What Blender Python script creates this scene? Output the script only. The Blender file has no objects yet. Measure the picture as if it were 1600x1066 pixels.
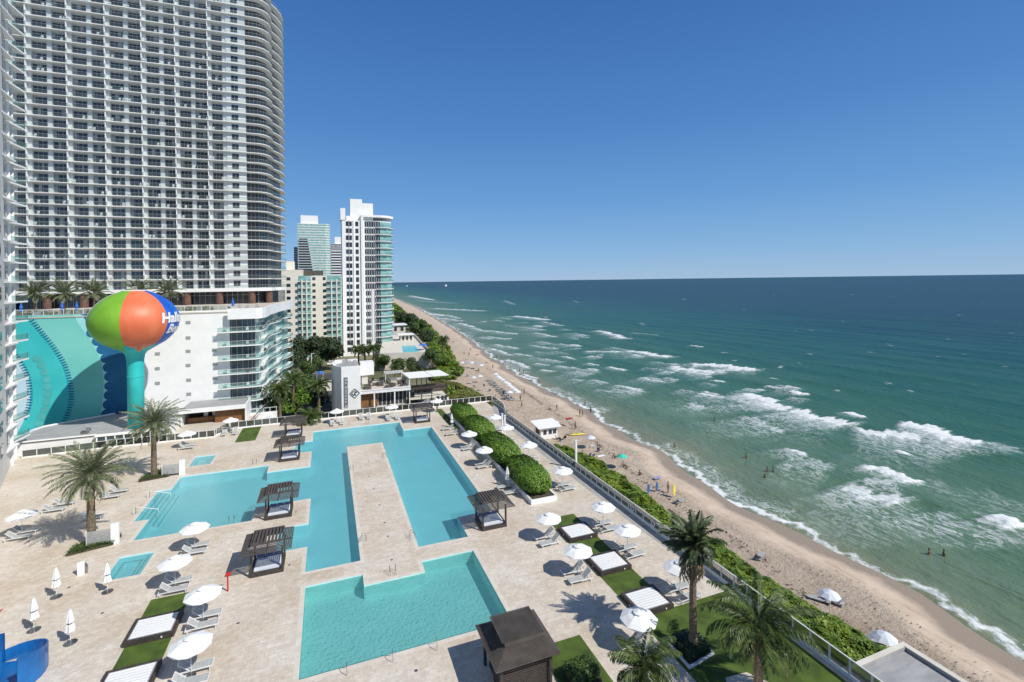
import bpy, bmesh, math, random
import numpy as np
from mathutils import Vector, Matrix, noise as mn
random.seed(7); R=math.radians
sc=bpy.context.scene; C=sc.collection
# ---------------------------------------------------------------- camera
F=757.;CX=800.;CY=438.5;H=29.;yaw=R(20.9);roll=R(0.76)
fw=Vector((math.sin(yaw),math.cos(yaw),0)); R0=Vector((math.cos(yaw),-math.sin(yaw),0)); U0=Vector((0,0,1))
cr=math.cos(roll)*R0-math.sin(roll)*U0; cu=math.sin(roll)*R0+math.cos(roll)*U0
cd=bpy.data.cameras.new('camera'); cam=bpy.data.objects.new('camera',cd); C.objects.link(cam)
m=Matrix((cr,cu,-fw)).transposed().to_4x4(); m.translation=(0,0,H); cam.matrix_world=m
cd.sensor_width=36; cd.lens=36*F/1600; cd.shift_y=-(533-CY)/1600; cd.clip_end=60000; cd.clip_start=.5
sc.camera=cam
def ray(px,py): return fw+(px-CX)/F*cr-(py-CY)/F*cu
def G(px,py,z=0.):                      # ground point seen at a pixel of the photo
    d=ray(px,py); t=(z-H)/d.z; return (d.x*t,d.y*t)
def W(px,py,Y):                         # point on the wall y=Y
    d=ray(px,py); t=Y/d.y; return (d.x*t,H+d.z*t)
# ---------------------------------------------------------------- light
SUN=Vector((.60,-.76,.98)).normalized()
el=math.asin(SUN.z); rot=math.atan2(SUN.x,SUN.y)
w=bpy.data.worlds.new('World'); sc.world=w; w.use_nodes=True; nt=w.node_tree
bg=nt.nodes['Background']; sk=nt.nodes.new('ShaderNodeTexSky'); sk.sky_type='NISHITA'; sk.sun_disc=False
sk.sun_elevation=el; sk.sun_rotation=rot; sk.altitude=0; sk.air_density=1.0; sk.dust_density=.0; sk.ozone_density=2.2
# clear-day blue: the physical sky blended with a height gradient of the same sky
tcw=nt.nodes.new('ShaderNodeTexCoord'); sx=nt.nodes.new('ShaderNodeSeparateXYZ'); nt.links.new(tcw.outputs['Generated'],sx.inputs[0])
rp=nt.nodes.new('ShaderNodeValToRGB'); nt.links.new(sx.outputs['Z'],rp.inputs[0]); ee=rp.color_ramp.elements
ee[0].position=0; ee[0].color=(.270,.455,.700,1); ee[1].position=1; ee[1].color=(.045,.080,.17,1)
for p_,c_ in ((.06,(.195,.400,.690)),(.16,(.115,.310,.640)),(.30,(.066,.220,.550)),(.50,(.038,.148,.430)),(.62,(.038,.115,.32))): q_=ee.new(p_); q_.color=(*c_,1)
vs=nt.nodes.new('ShaderNodeVectorMath'); vs.operation='SCALE'; vs.inputs['Scale'].default_value=9.2; nt.links.new(rp.outputs[0],vs.inputs[0])
mxw=nt.nodes.new('ShaderNodeMixRGB'); mxw.inputs[0].default_value=.88; nt.links.new(sk.outputs[0],mxw.inputs[1]); nt.links.new(vs.outputs[0],mxw.inputs[2])
nt.links.new(mxw.outputs[0],bg.inputs[0]); bg.inputs[1].default_value=.105
ld=bpy.data.lights.new('sun','SUN'); ld.energy=4.1; ld.angle=R(.53); ld.color=(1,.96,.88)
lo=bpy.data.objects.new('sun',ld); C.objects.link(lo); lo.rotation_euler=SUN.to_track_quat('Z','Y').to_euler(); lo.location=(60,-60,120)
sc.view_settings.view_transform='Standard'; sc.view_settings.look='None'; sc.view_settings.exposure=.12; sc.view_settings.gamma=1
sc.cycles.max_bounces=6; sc.cycles.transparent_max_bounces=16
# ---------------------------------------------------------------- materials
M={}
def mat(name,col,rough=.6,col2=None,scale=3.,detail=4.,bump=0.,spec=.4,metal=0.,stretch=(1,1,1),bscale=None,coord='Object',lo=.35,hi=.65):
    m=bpy.data.materials.new(name); m.use_nodes=True; n=m.node_tree.nodes; l=m.node_tree.links
    b=n['Principled BSDF']; b.inputs['Base Color'].default_value=(*col,1); b.inputs['Roughness'].default_value=rough
    b.inputs['Specular IOR Level'].default_value=spec; b.inputs['Metallic'].default_value=metal
    if col2 or bump:
        if coord=='World': tc=n.new('ShaderNodeNewGeometry').outputs['Position']
        else: tc=n.new('ShaderNodeTexCoord').outputs['Object']
        mp=n.new('ShaderNodeMapping'); mp.inputs['Scale'].default_value=stretch; l.new(tc,mp.inputs[0])
        nz=n.new('ShaderNodeTexNoise'); nz.inputs['Scale'].default_value=scale; nz.inputs['Detail'].default_value=detail; l.new(mp.outputs[0],nz.inputs['Vector'])
        if col2:
            r=n.new('ShaderNodeValToRGB'); r.color_ramp.elements[0].position=lo; r.color_ramp.elements[1].position=hi
            r.color_ramp.elements[0].color=(*col,1); r.color_ramp.elements[1].color=(*col2,1)
            l.new(nz.outputs[0],r.inputs[0]); l.new(r.outputs[0],b.inputs['Base Color'])
        if bump:
            nb=nz
            if bscale:
                nb=n.new('ShaderNodeTexNoise'); nb.inputs['Scale'].default_value=bscale; nb.inputs['Detail'].default_value=4; l.new(mp.outputs[0],nb.inputs['Vector'])
            bp=n.new('ShaderNodeBump'); bp.inputs['Strength'].default_value=bump; bp.inputs['Distance'].default_value=.1
            l.new(nb.outputs[0],bp.inputs['Height']); l.new(bp.outputs[0],b.inputs['Normal'])
    M[name]=m; return m
mat('stucco',(.62,.61,.585),.8,(.74,.73,.70),.25,5)
mat('pier_paint',(.74,.735,.715),.7,(.82,.815,.80),.12,6)
mat('white',(.82,.82,.81),.55,(.87,.87,.86),.6,3)
mat('canvas',(.80,.80,.80),.85,(.88,.88,.87),2.2,4,bump=.25)
mat('white_metal',(.78,.78,.77),.4,(.70,.70,.69),3,3)
mat('sling',(.36,.37,.37),.8,(.46,.47,.46),6,3)
mat('wood_dark',(.035,.028,.025),.6,(.085,.068,.058),5,4,stretch=(1,1,4))
mat('wood_grey',(.055,.046,.041),.7,(.125,.108,.098),5,5,stretch=(.5,3,1))
mat('wood_brown',(.16,.07,.025),.5,(.27,.13,.05),2,5,stretch=(6,1,.4))
mat('cushion',(.62,.66,.74),.9,(.72,.75,.80),3,3)
mat('cushion_blue',(.07,.10,.22),.9,(.12,.15,.28),3,3)
mat('steel',(.42,.42,.43),.25,(.30,.30,.31),5,2,metal=.9)
mat('glass_dark',(.018,.024,.035),.12,(.05,.065,.08),.35,3,spec=.7)
mat('glass_blue',(.03,.05,.07),.1,(.10,.14,.17),.25,3,spec=.7)
mat('glass_teal',(.16,.36,.34),.12,(.34,.55,.52),.3,3,spec=.7)
mat('frame_grey',(.35,.36,.36),.5,(.42,.43,.43),3,2)
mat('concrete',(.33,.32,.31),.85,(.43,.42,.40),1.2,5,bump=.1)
mat('roof_grey',(.30,.30,.31),.9,(.40,.40,.40),.5,6,stretch=(1,4,1),bump=.1)
mat('cream',(.72,.68,.59),.8,(.78,.74,.66),.2,4)
mat('hut_roof',(.085,.072,.063),.6,(.125,.108,.095),1.2,4)
mat('underlay',(.30,.31,.34),.8)
mat('plaster_pale',(.62,.58,.50),.8,(.72,.68,.60),.5,4)
mat('column_red',(.12,.062,.045),.6,(.18,.10,.075),2,4)
mat('leaf',(.026,.055,.012),.55,(.085,.145,.026),2.6,3)
mat('leaf_hedge',(.055,.120,.008),.5,(.150,.270,.018),3.2,3)
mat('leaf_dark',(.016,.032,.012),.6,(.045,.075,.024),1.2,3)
mat('leaf_olive',(.095,.115,.025),.7,(.22,.23,.06),.25,5)
mat('leaf_grape',(.065,.125,.012),.5,(.21,.29,.035),.7,4)
mat('palm_leaf',(.085,.11,.055),.5,(.22,.25,.13),5,3)
mat('palm_leaf_coco',(.030,.060,.012),.5,(.11,.15,.035),4,3)
mat('palm_leaf_dark',(.030,.052,.020),.5,(.10,.13,.05),4,3)
mat('palm_dry',(.22,.15,.08),.8,(.36,.27,.16),3,3)
mat('trunk',(.11,.085,.06),.9,(.22,.17,.12),5,5,bump=.5)
mat('turf',(.050,.085,.012),.9,(.095,.150,.022),.8,8,bump=.3,bscale=60,coord='World')
mat('soil',(.06,.05,.03),.95,(.10,.085,.055),3,4)
mat('asphalt',(.05,.05,.05),.9,(.10,.10,.10),.4,5,coord='World')
mat('orange_paint',(.68,.15,.065),.45,(.74,.20,.095),.5,5,stretch=(1,1,.4))
mat('green_paint',(.17,.40,.03),.45,(.22,.47,.045),.5,5,stretch=(1,1,.4))
mat('blue_paint',(.01,.09,.48),.45,(.015,.16,.62),.35,5)
mat('yellow_paint',(.75,.62,.05),.5,(.8,.68,.1),.5,3)
mat('teal_paint',(.02,.46,.46),.5,(.04,.56,.55),.3,5)
mat('mural_teal',(.03,.46,.47),.7,(.06,.56,.56),.12,6)
mat('mural_aqua',(.11,.50,.45),.7,(.20,.60,.54),.08,6)
mat('mural_pale',(.48,.66,.74),.7,(.55,.72,.79),.15,5)
mat('mural_navy',(.008,.10,.24),.7,(.012,.16,.32),.15,5)
mat('mural_mid',(.07,.42,.40),.7,(.10,.50,.47),.3,5)
mat('mural_light',(.28,.66,.66),.7,(.34,.72,.72),.3,5)
mat('slide_blue',(.01,.10,.32),.25,(.015,.16,.45),.5,3)
mat('blue_cloth',(.03,.13,.55),.8,(.05,.2,.65),3,3)
mat('red',(.55,.02,.015),.5,(.65,.04,.02),3,3)
mat('orange_cloth',(.75,.16,.03),.8,(.8,.24,.06),3,3)
mat('aqua_cloth',(.05,.50,.38),.8,(.08,.58,.45),3,3)
mat('purple_cloth',(.30,.30,.50),.8,(.38,.36,.55),3,3)
mat('skin',(.15,.085,.055),.6,(.21,.12,.08),4,2)
mat('hair',(.02,.012,.008),.7,(.04,.025,.015),9,2)
mat('swim_dark',(.02,.02,.03),.7,(.04,.04,.06),9,2)
mat('weed',(.045,.028,.015),.95,(.09,.06,.035),3,3)
mat('lens',(.8,.78,.7),.3)
mat('pool_deckchair',(.55,.62,.66),.7,(.62,.68,.72),3,3)
mat('foam_white',(.8,.8,.8),.7)
# panes of railing: tinted glass that really passes light
def tint(name,col,mix,gloss=.08):
    m=bpy.data.materials.new(name); m.use_nodes=True; n=m.node_tree.nodes; l=m.node_tree.links; n.remove(n['Principled BSDF'])
    t=n.new('ShaderNodeBsdfTransparent'); t.inputs[0].default_value=(*col,1); g=n.new('ShaderNodeBsdfGlossy'); g.inputs['Roughness'].default_value=.05
    d=n.new('ShaderNodeBsdfDiffuse'); d.inputs[0].default_value=(.05,.06,.06,1) if name=='rail_glass' else (.22,.25,.25,1)
    a=n.new('ShaderNodeMixShader'); a.inputs[0].default_value=mix; l.new(t.outputs[0],a.inputs[1]); l.new(d.outputs[0],a.inputs[2])
    fr=n.new('ShaderNodeFresnel'); fr.inputs[0].default_value=1.45
    b=n.new('ShaderNodeMixShader'); fm=n.new('ShaderNodeMath'); fm.operation='MULTIPLY'; fm.inputs[1].default_value=.5; l.new(fr.outputs[0],fm.inputs[0]); l.new(fm.outputs[0],b.inputs[0]); l.new(a.outputs[0],b.inputs[1]); l.new(g.outputs[0],b.inputs[2])
    l.new(b.outputs[0],n['Material Output'].inputs[0]); M[name]=m
tint('rail_glass',(.20,.22,.21),.40)
tint('balcony_glass',(.80,.88,.88),.16)
tint('balcony_teal',(.60,.85,.82),.30)
def mat_deck():
    m=mat('travertine',(.5,.45,.4),.75); n=m.node_tree.nodes; l=m.node_tree.links; b=n['Principled BSDF']
    geo=n.new('ShaderNodeNewGeometry')
    br=n.new('ShaderNodeTexBrick'); br.inputs['Scale'].default_value=1.; br.inputs['Brick Width'].default_value=.61; br.inputs['Row Height'].default_value=.41
    br.inputs['Mortar Size'].default_value=.008; br.inputs['Color1'].default_value=(.62,.565,.49,1); br.inputs['Color2'].default_value=(.71,.655,.58,1); br.inputs['Mortar'].default_value=(.50,.44,.385,1); br.inputs['Bias'].default_value=.1
    l.new(geo.outputs['Position'],br.inputs['Vector'])
    n1=n.new('ShaderNodeTexNoise'); n1.inputs['Scale'].default_value=.16; n1.inputs['Detail'].default_value=6; n1.inputs['Roughness'].default_value=.65; l.new(geo.outputs['Position'],n1.inputs['Vector'])
    r1=n.new('ShaderNodeValToRGB'); r1.color_ramp.elements[0].position=.30; r1.color_ramp.elements[0].color=(.82,.75,.66,1); r1.color_ramp.elements[1].position=.6; r1.color_ramp.elements[1].color=(1,1,1,1); l.new(n1.outputs[0],r1.inputs[0])
    n2=n.new('ShaderNodeTexNoise'); n2.inputs['Scale'].default_value=2.3; n2.inputs['Detail'].default_value=8; n2.inputs['Roughness'].default_value=.7; l.new(geo.outputs['Position'],n2.inputs['Vector'])
    r2=n.new('ShaderNodeValToRGB'); r2.color_ramp.elements[0].position=.3; r2.color_ramp.elements[0].color=(.80,.74,.68,1); r2.color_ramp.elements[1].position=.62; r2.color_ramp.elements[1].color=(1.05,1.05,1.05,1); l.new(n2.outputs[0],r2.inputs[0])
    x=n.new('ShaderNodeMixRGB'); x.blend_type='MULTIPLY'; x.inputs[0].default_value=1; l.new(br.outputs[0],x.inputs[1]); l.new(r1.outputs[0],x.inputs[2])
    y=n.new('ShaderNodeMixRGB'); y.blend_type='MULTIPLY'; y.inputs[0].default_value=.8; l.new(x.outputs[0],y.inputs[1]); l.new(r2.outputs[0],y.inputs[2])
    l.new(y.outputs[0],b.inputs['Base Color'])
mat_deck()
mat('coping',(.62,.55,.47),.7,(.70,.64,.56),1.2,5,coord='World')
mat('terrace',(.52,.46,.39),.8,(.60,.54,.47),.6,5,coord='World')
def mat_basin(name,c1,c2):
    m=mat(name,c1,.7); n=m.node_tree.nodes; l=m.node_tree.links; b=n['Principled BSDF']; geo=n.new('ShaderNodeNewGeometry')
    nz=n.new('ShaderNodeTexNoise'); nz.inputs['Scale'].default_value=.5; nz.inputs['Detail'].default_value=4; l.new(geo.outputs['Position'],nz.inputs['Vector'])
    r=n.new('ShaderNodeValToRGB'); r.color_ramp.elements[0].position=.3; r.color_ramp.elements[0].color=(*c1,1); r.color_ramp.elements[1].position=.7; r.color_ramp.elements[1].color=(*c2,1); l.new(nz.outputs[0],r.inputs[0])
    l.new(r.outputs[0],b.inputs['Base Color'])
mat_basin('basin_blue',(.56,.75,.78),(.62,.80,.82)); mat_basin('basin_green',(.52,.76,.72),(.60,.82,.78))
def mat_pool(name,col,k):
    m=bpy.data.materials.new(name); m.use_nodes=True; n=m.node_tree.nodes; l=m.node_tree.links; n.remove(n['Principled BSDF'])
    t=n.new('ShaderNodeBsdfTransparent'); t.inputs[0].default_value=(*col,1)
    g=n.new('ShaderNodeBsdfGlossy'); g.inputs['Roughness'].default_value=.03
    d=n.new('ShaderNodeBsdfDiffuse'); d.inputs[0].default_value=(.16,.44,.48,1)
    geo=n.new('ShaderNodeNewGeometry'); nz=n.new('ShaderNodeTexNoise'); nz.inputs['Scale'].default_value=3.6; nz.inputs['Detail'].default_value=5; l.new(geo.outputs['Position'],nz.inputs['Vector'])
    bp=n.new('ShaderNodeBump'); bp.inputs['Strength'].default_value=k; bp.inputs['Distance'].default_value=.12; l.new(nz.outputs[0],bp.inputs['Height'])
    l.new(bp.outputs[0],g.inputs['Normal']); fr=n.new('ShaderNodeFresnel'); fr.inputs[0].default_value=1.33; l.new(bp.outputs[0],fr.inputs['Normal'])
    a=n.new('ShaderNodeMixShader'); a.inputs[0].default_value=.18; l.new(t.outputs[0],a.inputs[1]); l.new(d.outputs[0],a.inputs[2])
    b=n.new('ShaderNodeMixShader'); l.new(fr.outputs[0],b.inputs[0]); l.new(a.outputs[0],b.inputs[1]); l.new(g.outputs[0],b.inputs[2])
    l.new(b.outputs[0],n['Material Output'].inputs[0]); M[name]=m
mat_pool('water_blue',(.54,.83,.88),.16); mat_pool('water_green',(.57,.82,.84),.3)
# ---------------------------------------------------------------- mesh builder
class MB:
    def __init__(s): s.v=[]; s.f=[]; s.mi=[]; s.k=0
    def face(s,pts,k=None):
        b=len(s.v); s.v+= [tuple(p) for p in pts]; s.f.append(tuple(range(b,b+len(pts)))); s.mi.append(s.k if k is None else k); return s
    def box(s,x0,x1,y0,y1,z0,z1):
        b=len(s.v); s.v+=[(x0,y0,z0),(x1,y0,z0),(x1,y1,z0),(x0,y1,z0),(x0,y0,z1),(x1,y0,z1),(x1,y1,z1),(x0,y1,z1)]
        for f in ((0,3,2,1),(4,5,6,7),(0,1,5,4),(1,2,6,5),(2,3,7,6),(3,0,4,7)): s.f.append(tuple(b+i for i in f)); s.mi.append(s.k)
        return s
    def prism(s,poly,z0,z1):
        b=len(s.v); n=len(poly); s.v+=[(p[0],p[1],z0) for p in poly]+[(p[0],p[1],z1) for p in poly]
        s.f.append(tuple(b+i for i in reversed(range(n)))); s.mi.append(s.k); s.f.append(tuple(b+n+i for i in range(n))); s.mi.append(s.k)
        for i in range(n): j=(i+1)%n; s.f.append((b+i,b+j,b+n+j,b+n+i)); s.mi.append(s.k)
        return s
    def strip(s,line,z0,z1):           # vertical ribbon along a polyline
        for a,b in zip(line,line[1:]): s.face([(a[0],a[1],z0),(b[0],b[1],z0),(b[0],b[1],z1),(a[0],a[1],z1)])
        return s
    def wallstrip(s,line,t,z0,z1):     # ribbon with thickness t to the left of travel
        off=[]
        for i,p in enumerate(line):
            a=Vector(line[max(i-1,0)]); b=Vector(line[min(i+1,len(line)-1)]); d=(b-a).normalized(); off.append((p[0]-d.y*t,p[1]+d.x*t))
        return s.prism(list(line)+off[::-1],z0,z1)
    def lathe(s,prof,n=16,c=(0,0),a0=0):
        b=len(s.v)
        for r,z in prof:
            for i in range(n): a=a0+i*2*math.pi/n; s.v.append((c[0]+r*math.cos(a),c[1]+r*math.sin(a),z))
        for j in range(len(prof)-1):
            for i in range(n): k=(i+1)%n; s.f.append((b+j*n+i,b+j*n+k,b+(j+1)*n+k,b+(j+1)*n+i)); s.mi.append(s.k)
        s.f.append(tuple(b+i for i in reversed(range(n)))); s.mi.append(s.k)
        s.f.append(tuple(b+(len(prof)-1)*n+i for i in range(n))); s.mi.append(s.k)
        return s
    def tube(s,pts,r,n=6):
        pts=[Vector(p) for p in pts]; rr=r if isinstance(r,(list,tuple)) else [r]*len(pts); b=len(s.v)
        for i,p in enumerate(pts):
            d=(pts[min(i+1,len(pts)-1)]-pts[max(i-1,0)]).normalized(); u=d.cross(Vector((0,0,1)) if abs(d.z)<.9 else Vector((1,0,0))).normalized(); v=d.cross(u)
            for k in range(n): a=k*2*math.pi/n; s.v.append(tuple(p+rr[i]*(math.cos(a)*u+math.sin(a)*v)))
        for j in range(len(pts)-1):
            for i in range(n): k=(i+1)%n; s.f.append((b+j*n+i,b+j*n+k,b+(j+1)*n+k,b+(j+1)*n+i)); s.mi.append(s.k)
        s.f.append(tuple(b+i for i in range(n))); s.f.append(tuple(b+(len(pts)-1)*n+i for i in range(n))); s.mi+=[s.k,s.k]
        return s
    def build(s,name,mats,parent=None,smooth=False,recalc=True):
        me=bpy.data.meshes.new(name); me.from_pydata(s.v,[],s.f)
        for q in (mats if isinstance(mats,(list,tuple)) else [mats]): me.materials.append(M[q])
        if len(me.materials)>1: me.polygons.foreach_set('material_index',s.mi)
        if recalc:
            bm=bmesh.new(); bm.from_mesh(me); bmesh.ops.recalc_face_normals(bm,faces=bm.faces); bm.to_mesh(me); bm.free()
        if smooth: me.polygons.foreach_set('use_smooth',[True]*len(me.polygons))
        me.update(); o=bpy.data.objects.new(name,me); C.objects.link(o)
        if parent: o.parent=parent
        return o
def tag(o,label=None,cat=None,group=None,kind=None):
    if label: o['label']=label
    if cat: o['category']=cat
    if group: o['group']=group
    if kind: o['kind']=kind
    return o
def thing(name,label,cat,loc=(0,0,0),rz=0,group=None):
    o=bpy.data.objects.new(name,None); C.objects.link(o); o.location=loc; o.rotation_euler=(0,0,rz); o.empty_display_size=.3
    return tag(o,label,cat,group)
KIDS={}
def kids(o):
    return [c for c in o.children]
def copy_tree(o,parent=None):
    c=o.copy(); C.objects.link(c)
    if parent: c.parent=parent
    for ch in kids(o): copy_tree(ch,c)
    return c
def place(proto,used,loc,rz,label,sc_=1.):
    o=proto if not used else copy_tree(proto)
    o.location=loc; o.rotation_euler=(0,0,rz); o['label']=label
    if sc_!=1.: o.scale=(sc_,)*3
    return o
def struct(mb,name,mats,**k): return tag(mb.build(name,mats,**k),kind='structure')
# ---------------------------------------------------------------- shoreline
SH=[(-60,57.0),(24,57.3),(33,58.3),(39,58.2),(46,57.7),(55,57.3),(68,58.3),(79,60.5),(88,60.4),(105,61.8),(126,63.4),(152,62.8),(202,67.5),(274,77.5),(349,85.5),(448,94.5),(655,111),(968,128),(3000,235),(9000,500)]
SY=np.array([a for a,b in SH]);SX=np.array([b for a,b in SH])
def shore(y): return np.interp(y,SY,SX)+.35*np.sin(np.asarray(y)*.42)+.5*np.sin(np.asarray(y)*.17+1)
def np_mesh(name,co,faces,mats,attrs={},smooth=True,parent=None):
    me=bpy.data.meshes.new(name); nv=len(co); nf=len(faces); me.vertices.add(nv); me.vertices.foreach_set('co',co.astype(np.float32).ravel())
    k=faces.shape[1]; me.loops.add(nf*k); me.loops.foreach_set('vertex_index',faces.astype(np.int32).ravel()); me.polygons.add(nf)
    me.polygons.foreach_set('loop_start',np.arange(0,nf*k,k,dtype=np.int32)); 
    me.polygons.foreach_set('use_smooth',np.full(nf,smooth,dtype=bool))
    for q in (mats if isinstance(mats,(list,tuple)) else [mats]): me.materials.append(M[q])
    me.update(calc_edges=True)
    for a,v in attrs.items(): at=me.attributes.new(a,'FLOAT','POINT'); at.data.foreach_set('value',v.astype(np.float32).ravel())
    me.validate(); o=bpy.data.objects.new(name,me); C.objects.link(o)
    if parent: o.parent=parent
    return o
def grid_faces(a,b):
    i=np.arange(a*b).reshape(a,b); return np.stack([i[:-1,:-1],i[1:,:-1],i[1:,1:],i[:-1,1:]],-1).reshape(-1,4)
# ---------------------------------------------------------------- ground, street, beach
ys=[-120,0,60,110,150,200,300,450,700,1000,2000,4000,9000]
mb=MB(); L=[(-9000,-120)]+[(float(shore(y))-13,y) for y in ys]+[(-9000,9000)]
mb.face([(p[0],p[1],-4.1) for p in L]); struct(mb,'ground','concrete',recalc=False)
M['ground_green']=mat('ground_green',(.07,.085,.03),.95,(.20,.19,.12),.035,8,coord='World')
bpy.data.objects['ground'].data.materials[0]=M['ground_green']
def mat_sand():
    m=mat('sand',(.5,.4,.3),.9); n=m.node_tree.nodes; l=m.node_tree.links; b=n['Principled BSDF']; geo=n.new('ShaderNodeNewGeometry')
    at=n.new('ShaderNodeAttribute'); at.attribute_name='wet'
    n1=n.new('ShaderNodeTexNoise'); n1.inputs['Scale'].default_value=.35; n1.inputs['Detail'].default_value=7; n1.inputs['Roughness'].default_value=.7; l.new(geo.outputs['Position'],n1.inputs['Vector'])
    mp=n.new('ShaderNodeMapping'); mp.inputs['Scale'].default_value=(1,.16,1); l.new(geo.outputs['Position'],mp.inputs[0])
    n2=n.new('ShaderNodeTexNoise'); n2.inputs['Scale'].default_value=1.7; n2.inputs['Detail'].default_value=6; l.new(mp.outputs[0],n2.inputs['Vector'])
    r=n.new('ShaderNodeValToRGB'); r.color_ramp.elements[0].position=.3; r.color_ramp.elements[0].color=(.52,.405,.30,1); r.color_ramp.elements[1].position=.65; r.color_ramp.elements[1].color=(.66,.54,.425,1); l.new(n1.outputs[0],r.inputs[0])
    r2=n.new('ShaderNodeValToRGB'); r2.color_ramp.elements[0].position=.33; r2.color_ramp.elements[0].color=(.80,.77,.75,1); r2.color_ramp.elements[1].position=.5; r2.color_ramp.elements[1].color=(1,1,1,1); l.new(n2.outputs[0],r2.inputs[0])
    x=n.new('ShaderNodeMixRGB'); x.blend_type='MULTIPLY'; x.inputs[0].default_value=.8; l.new(r.outputs[0],x.inputs[1]); l.new(r2.outputs[0],x.inputs[2])
    wn=n.new('ShaderNodeMath'); wn.operation='MULTIPLY_ADD'; l.new(n1.outputs[0],wn.inputs[0]); wn.inputs[1].default_value=.9; l.new(at.outputs['Fac'],wn.inputs[2])
    wr=n.new('ShaderNodeMapRange'); l.new(wn.outputs[0],wr.inputs[0]); wr.inputs[1].default_value=.75; wr.inputs[2].default_value=1.05; 
    y=n.new('ShaderNodeMixRGB'); l.new(wr.outputs[0],y.inputs[0]); l.new(x.outputs[0],y.inputs[1]); y.inputs[2].default_value=(.31,.245,.185,1)
    l.new(y.outputs[0],b.inputs['Base Color'])
    ro=n.new('ShaderNodeMapRange'); l.new(wr.outputs[0],ro.inputs[0]); ro.inputs[3].default_value=.9; ro.inputs[4].default_value=.6; l.new(ro.outputs[0],b.inputs['Roughness'])
    nb=n.new('ShaderNodeTexNoise'); nb.inputs['Scale'].default_value=1.7; nb.inputs['Detail'].default_value=8; nb.inputs['Roughness'].default_value=.75; l.new(geo.outputs['Position'],nb.inputs['Vector'])
    bs=n.new('ShaderNodeMapRange'); l.new(at.outputs['Fac'],bs.inputs[0]); bs.inputs[1].default_value=-.45; bs.inputs[2].default_value=.1; bs.inputs[3].default_value=1.; bs.inputs[4].default_value=.12
    bp=n.new('ShaderNodeBump'); l.new(bs.outputs[0],bp.inputs['Strength']); bp.inputs['Distance'].default_value=.55; l.new(nb.outputs[0],bp.inputs['Height']); l.new(bp.outputs[0],b.inputs['Normal'])
mat_sand()
yy=np.concatenate([np.arange(-60,160,.8),160*1.012**np.arange(0,340)]); yy=yy[yy<8800]; tt=np.linspace(0,1,60)
Y,T=np.meshgrid(yy,tt,indexing='ij'); D=-28+T*40; X=shore(Y)+D
Z=np.where(D<-13,-3.9,-3.9-1.1*(1-np.cos(np.clip((D+13)/13,0,1)*math.pi/2))) ; Z=np.where(D>0,-5-.13*D,Z); Z=Z+(.05*np.sin(X*1.3+Y*.7)+.05*np.sin(Y*1.9-X*.6))*(D<-9)
wet=np.clip((D+5.2)/5,-1,1)+.12*np.sin(Y*.3)
tag(np_mesh('beach',np.stack([X,Y,Z],-1).reshape(-1,3),grid_faces(*X.shape),'sand',{'wet':wet}),kind='structure')
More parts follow.
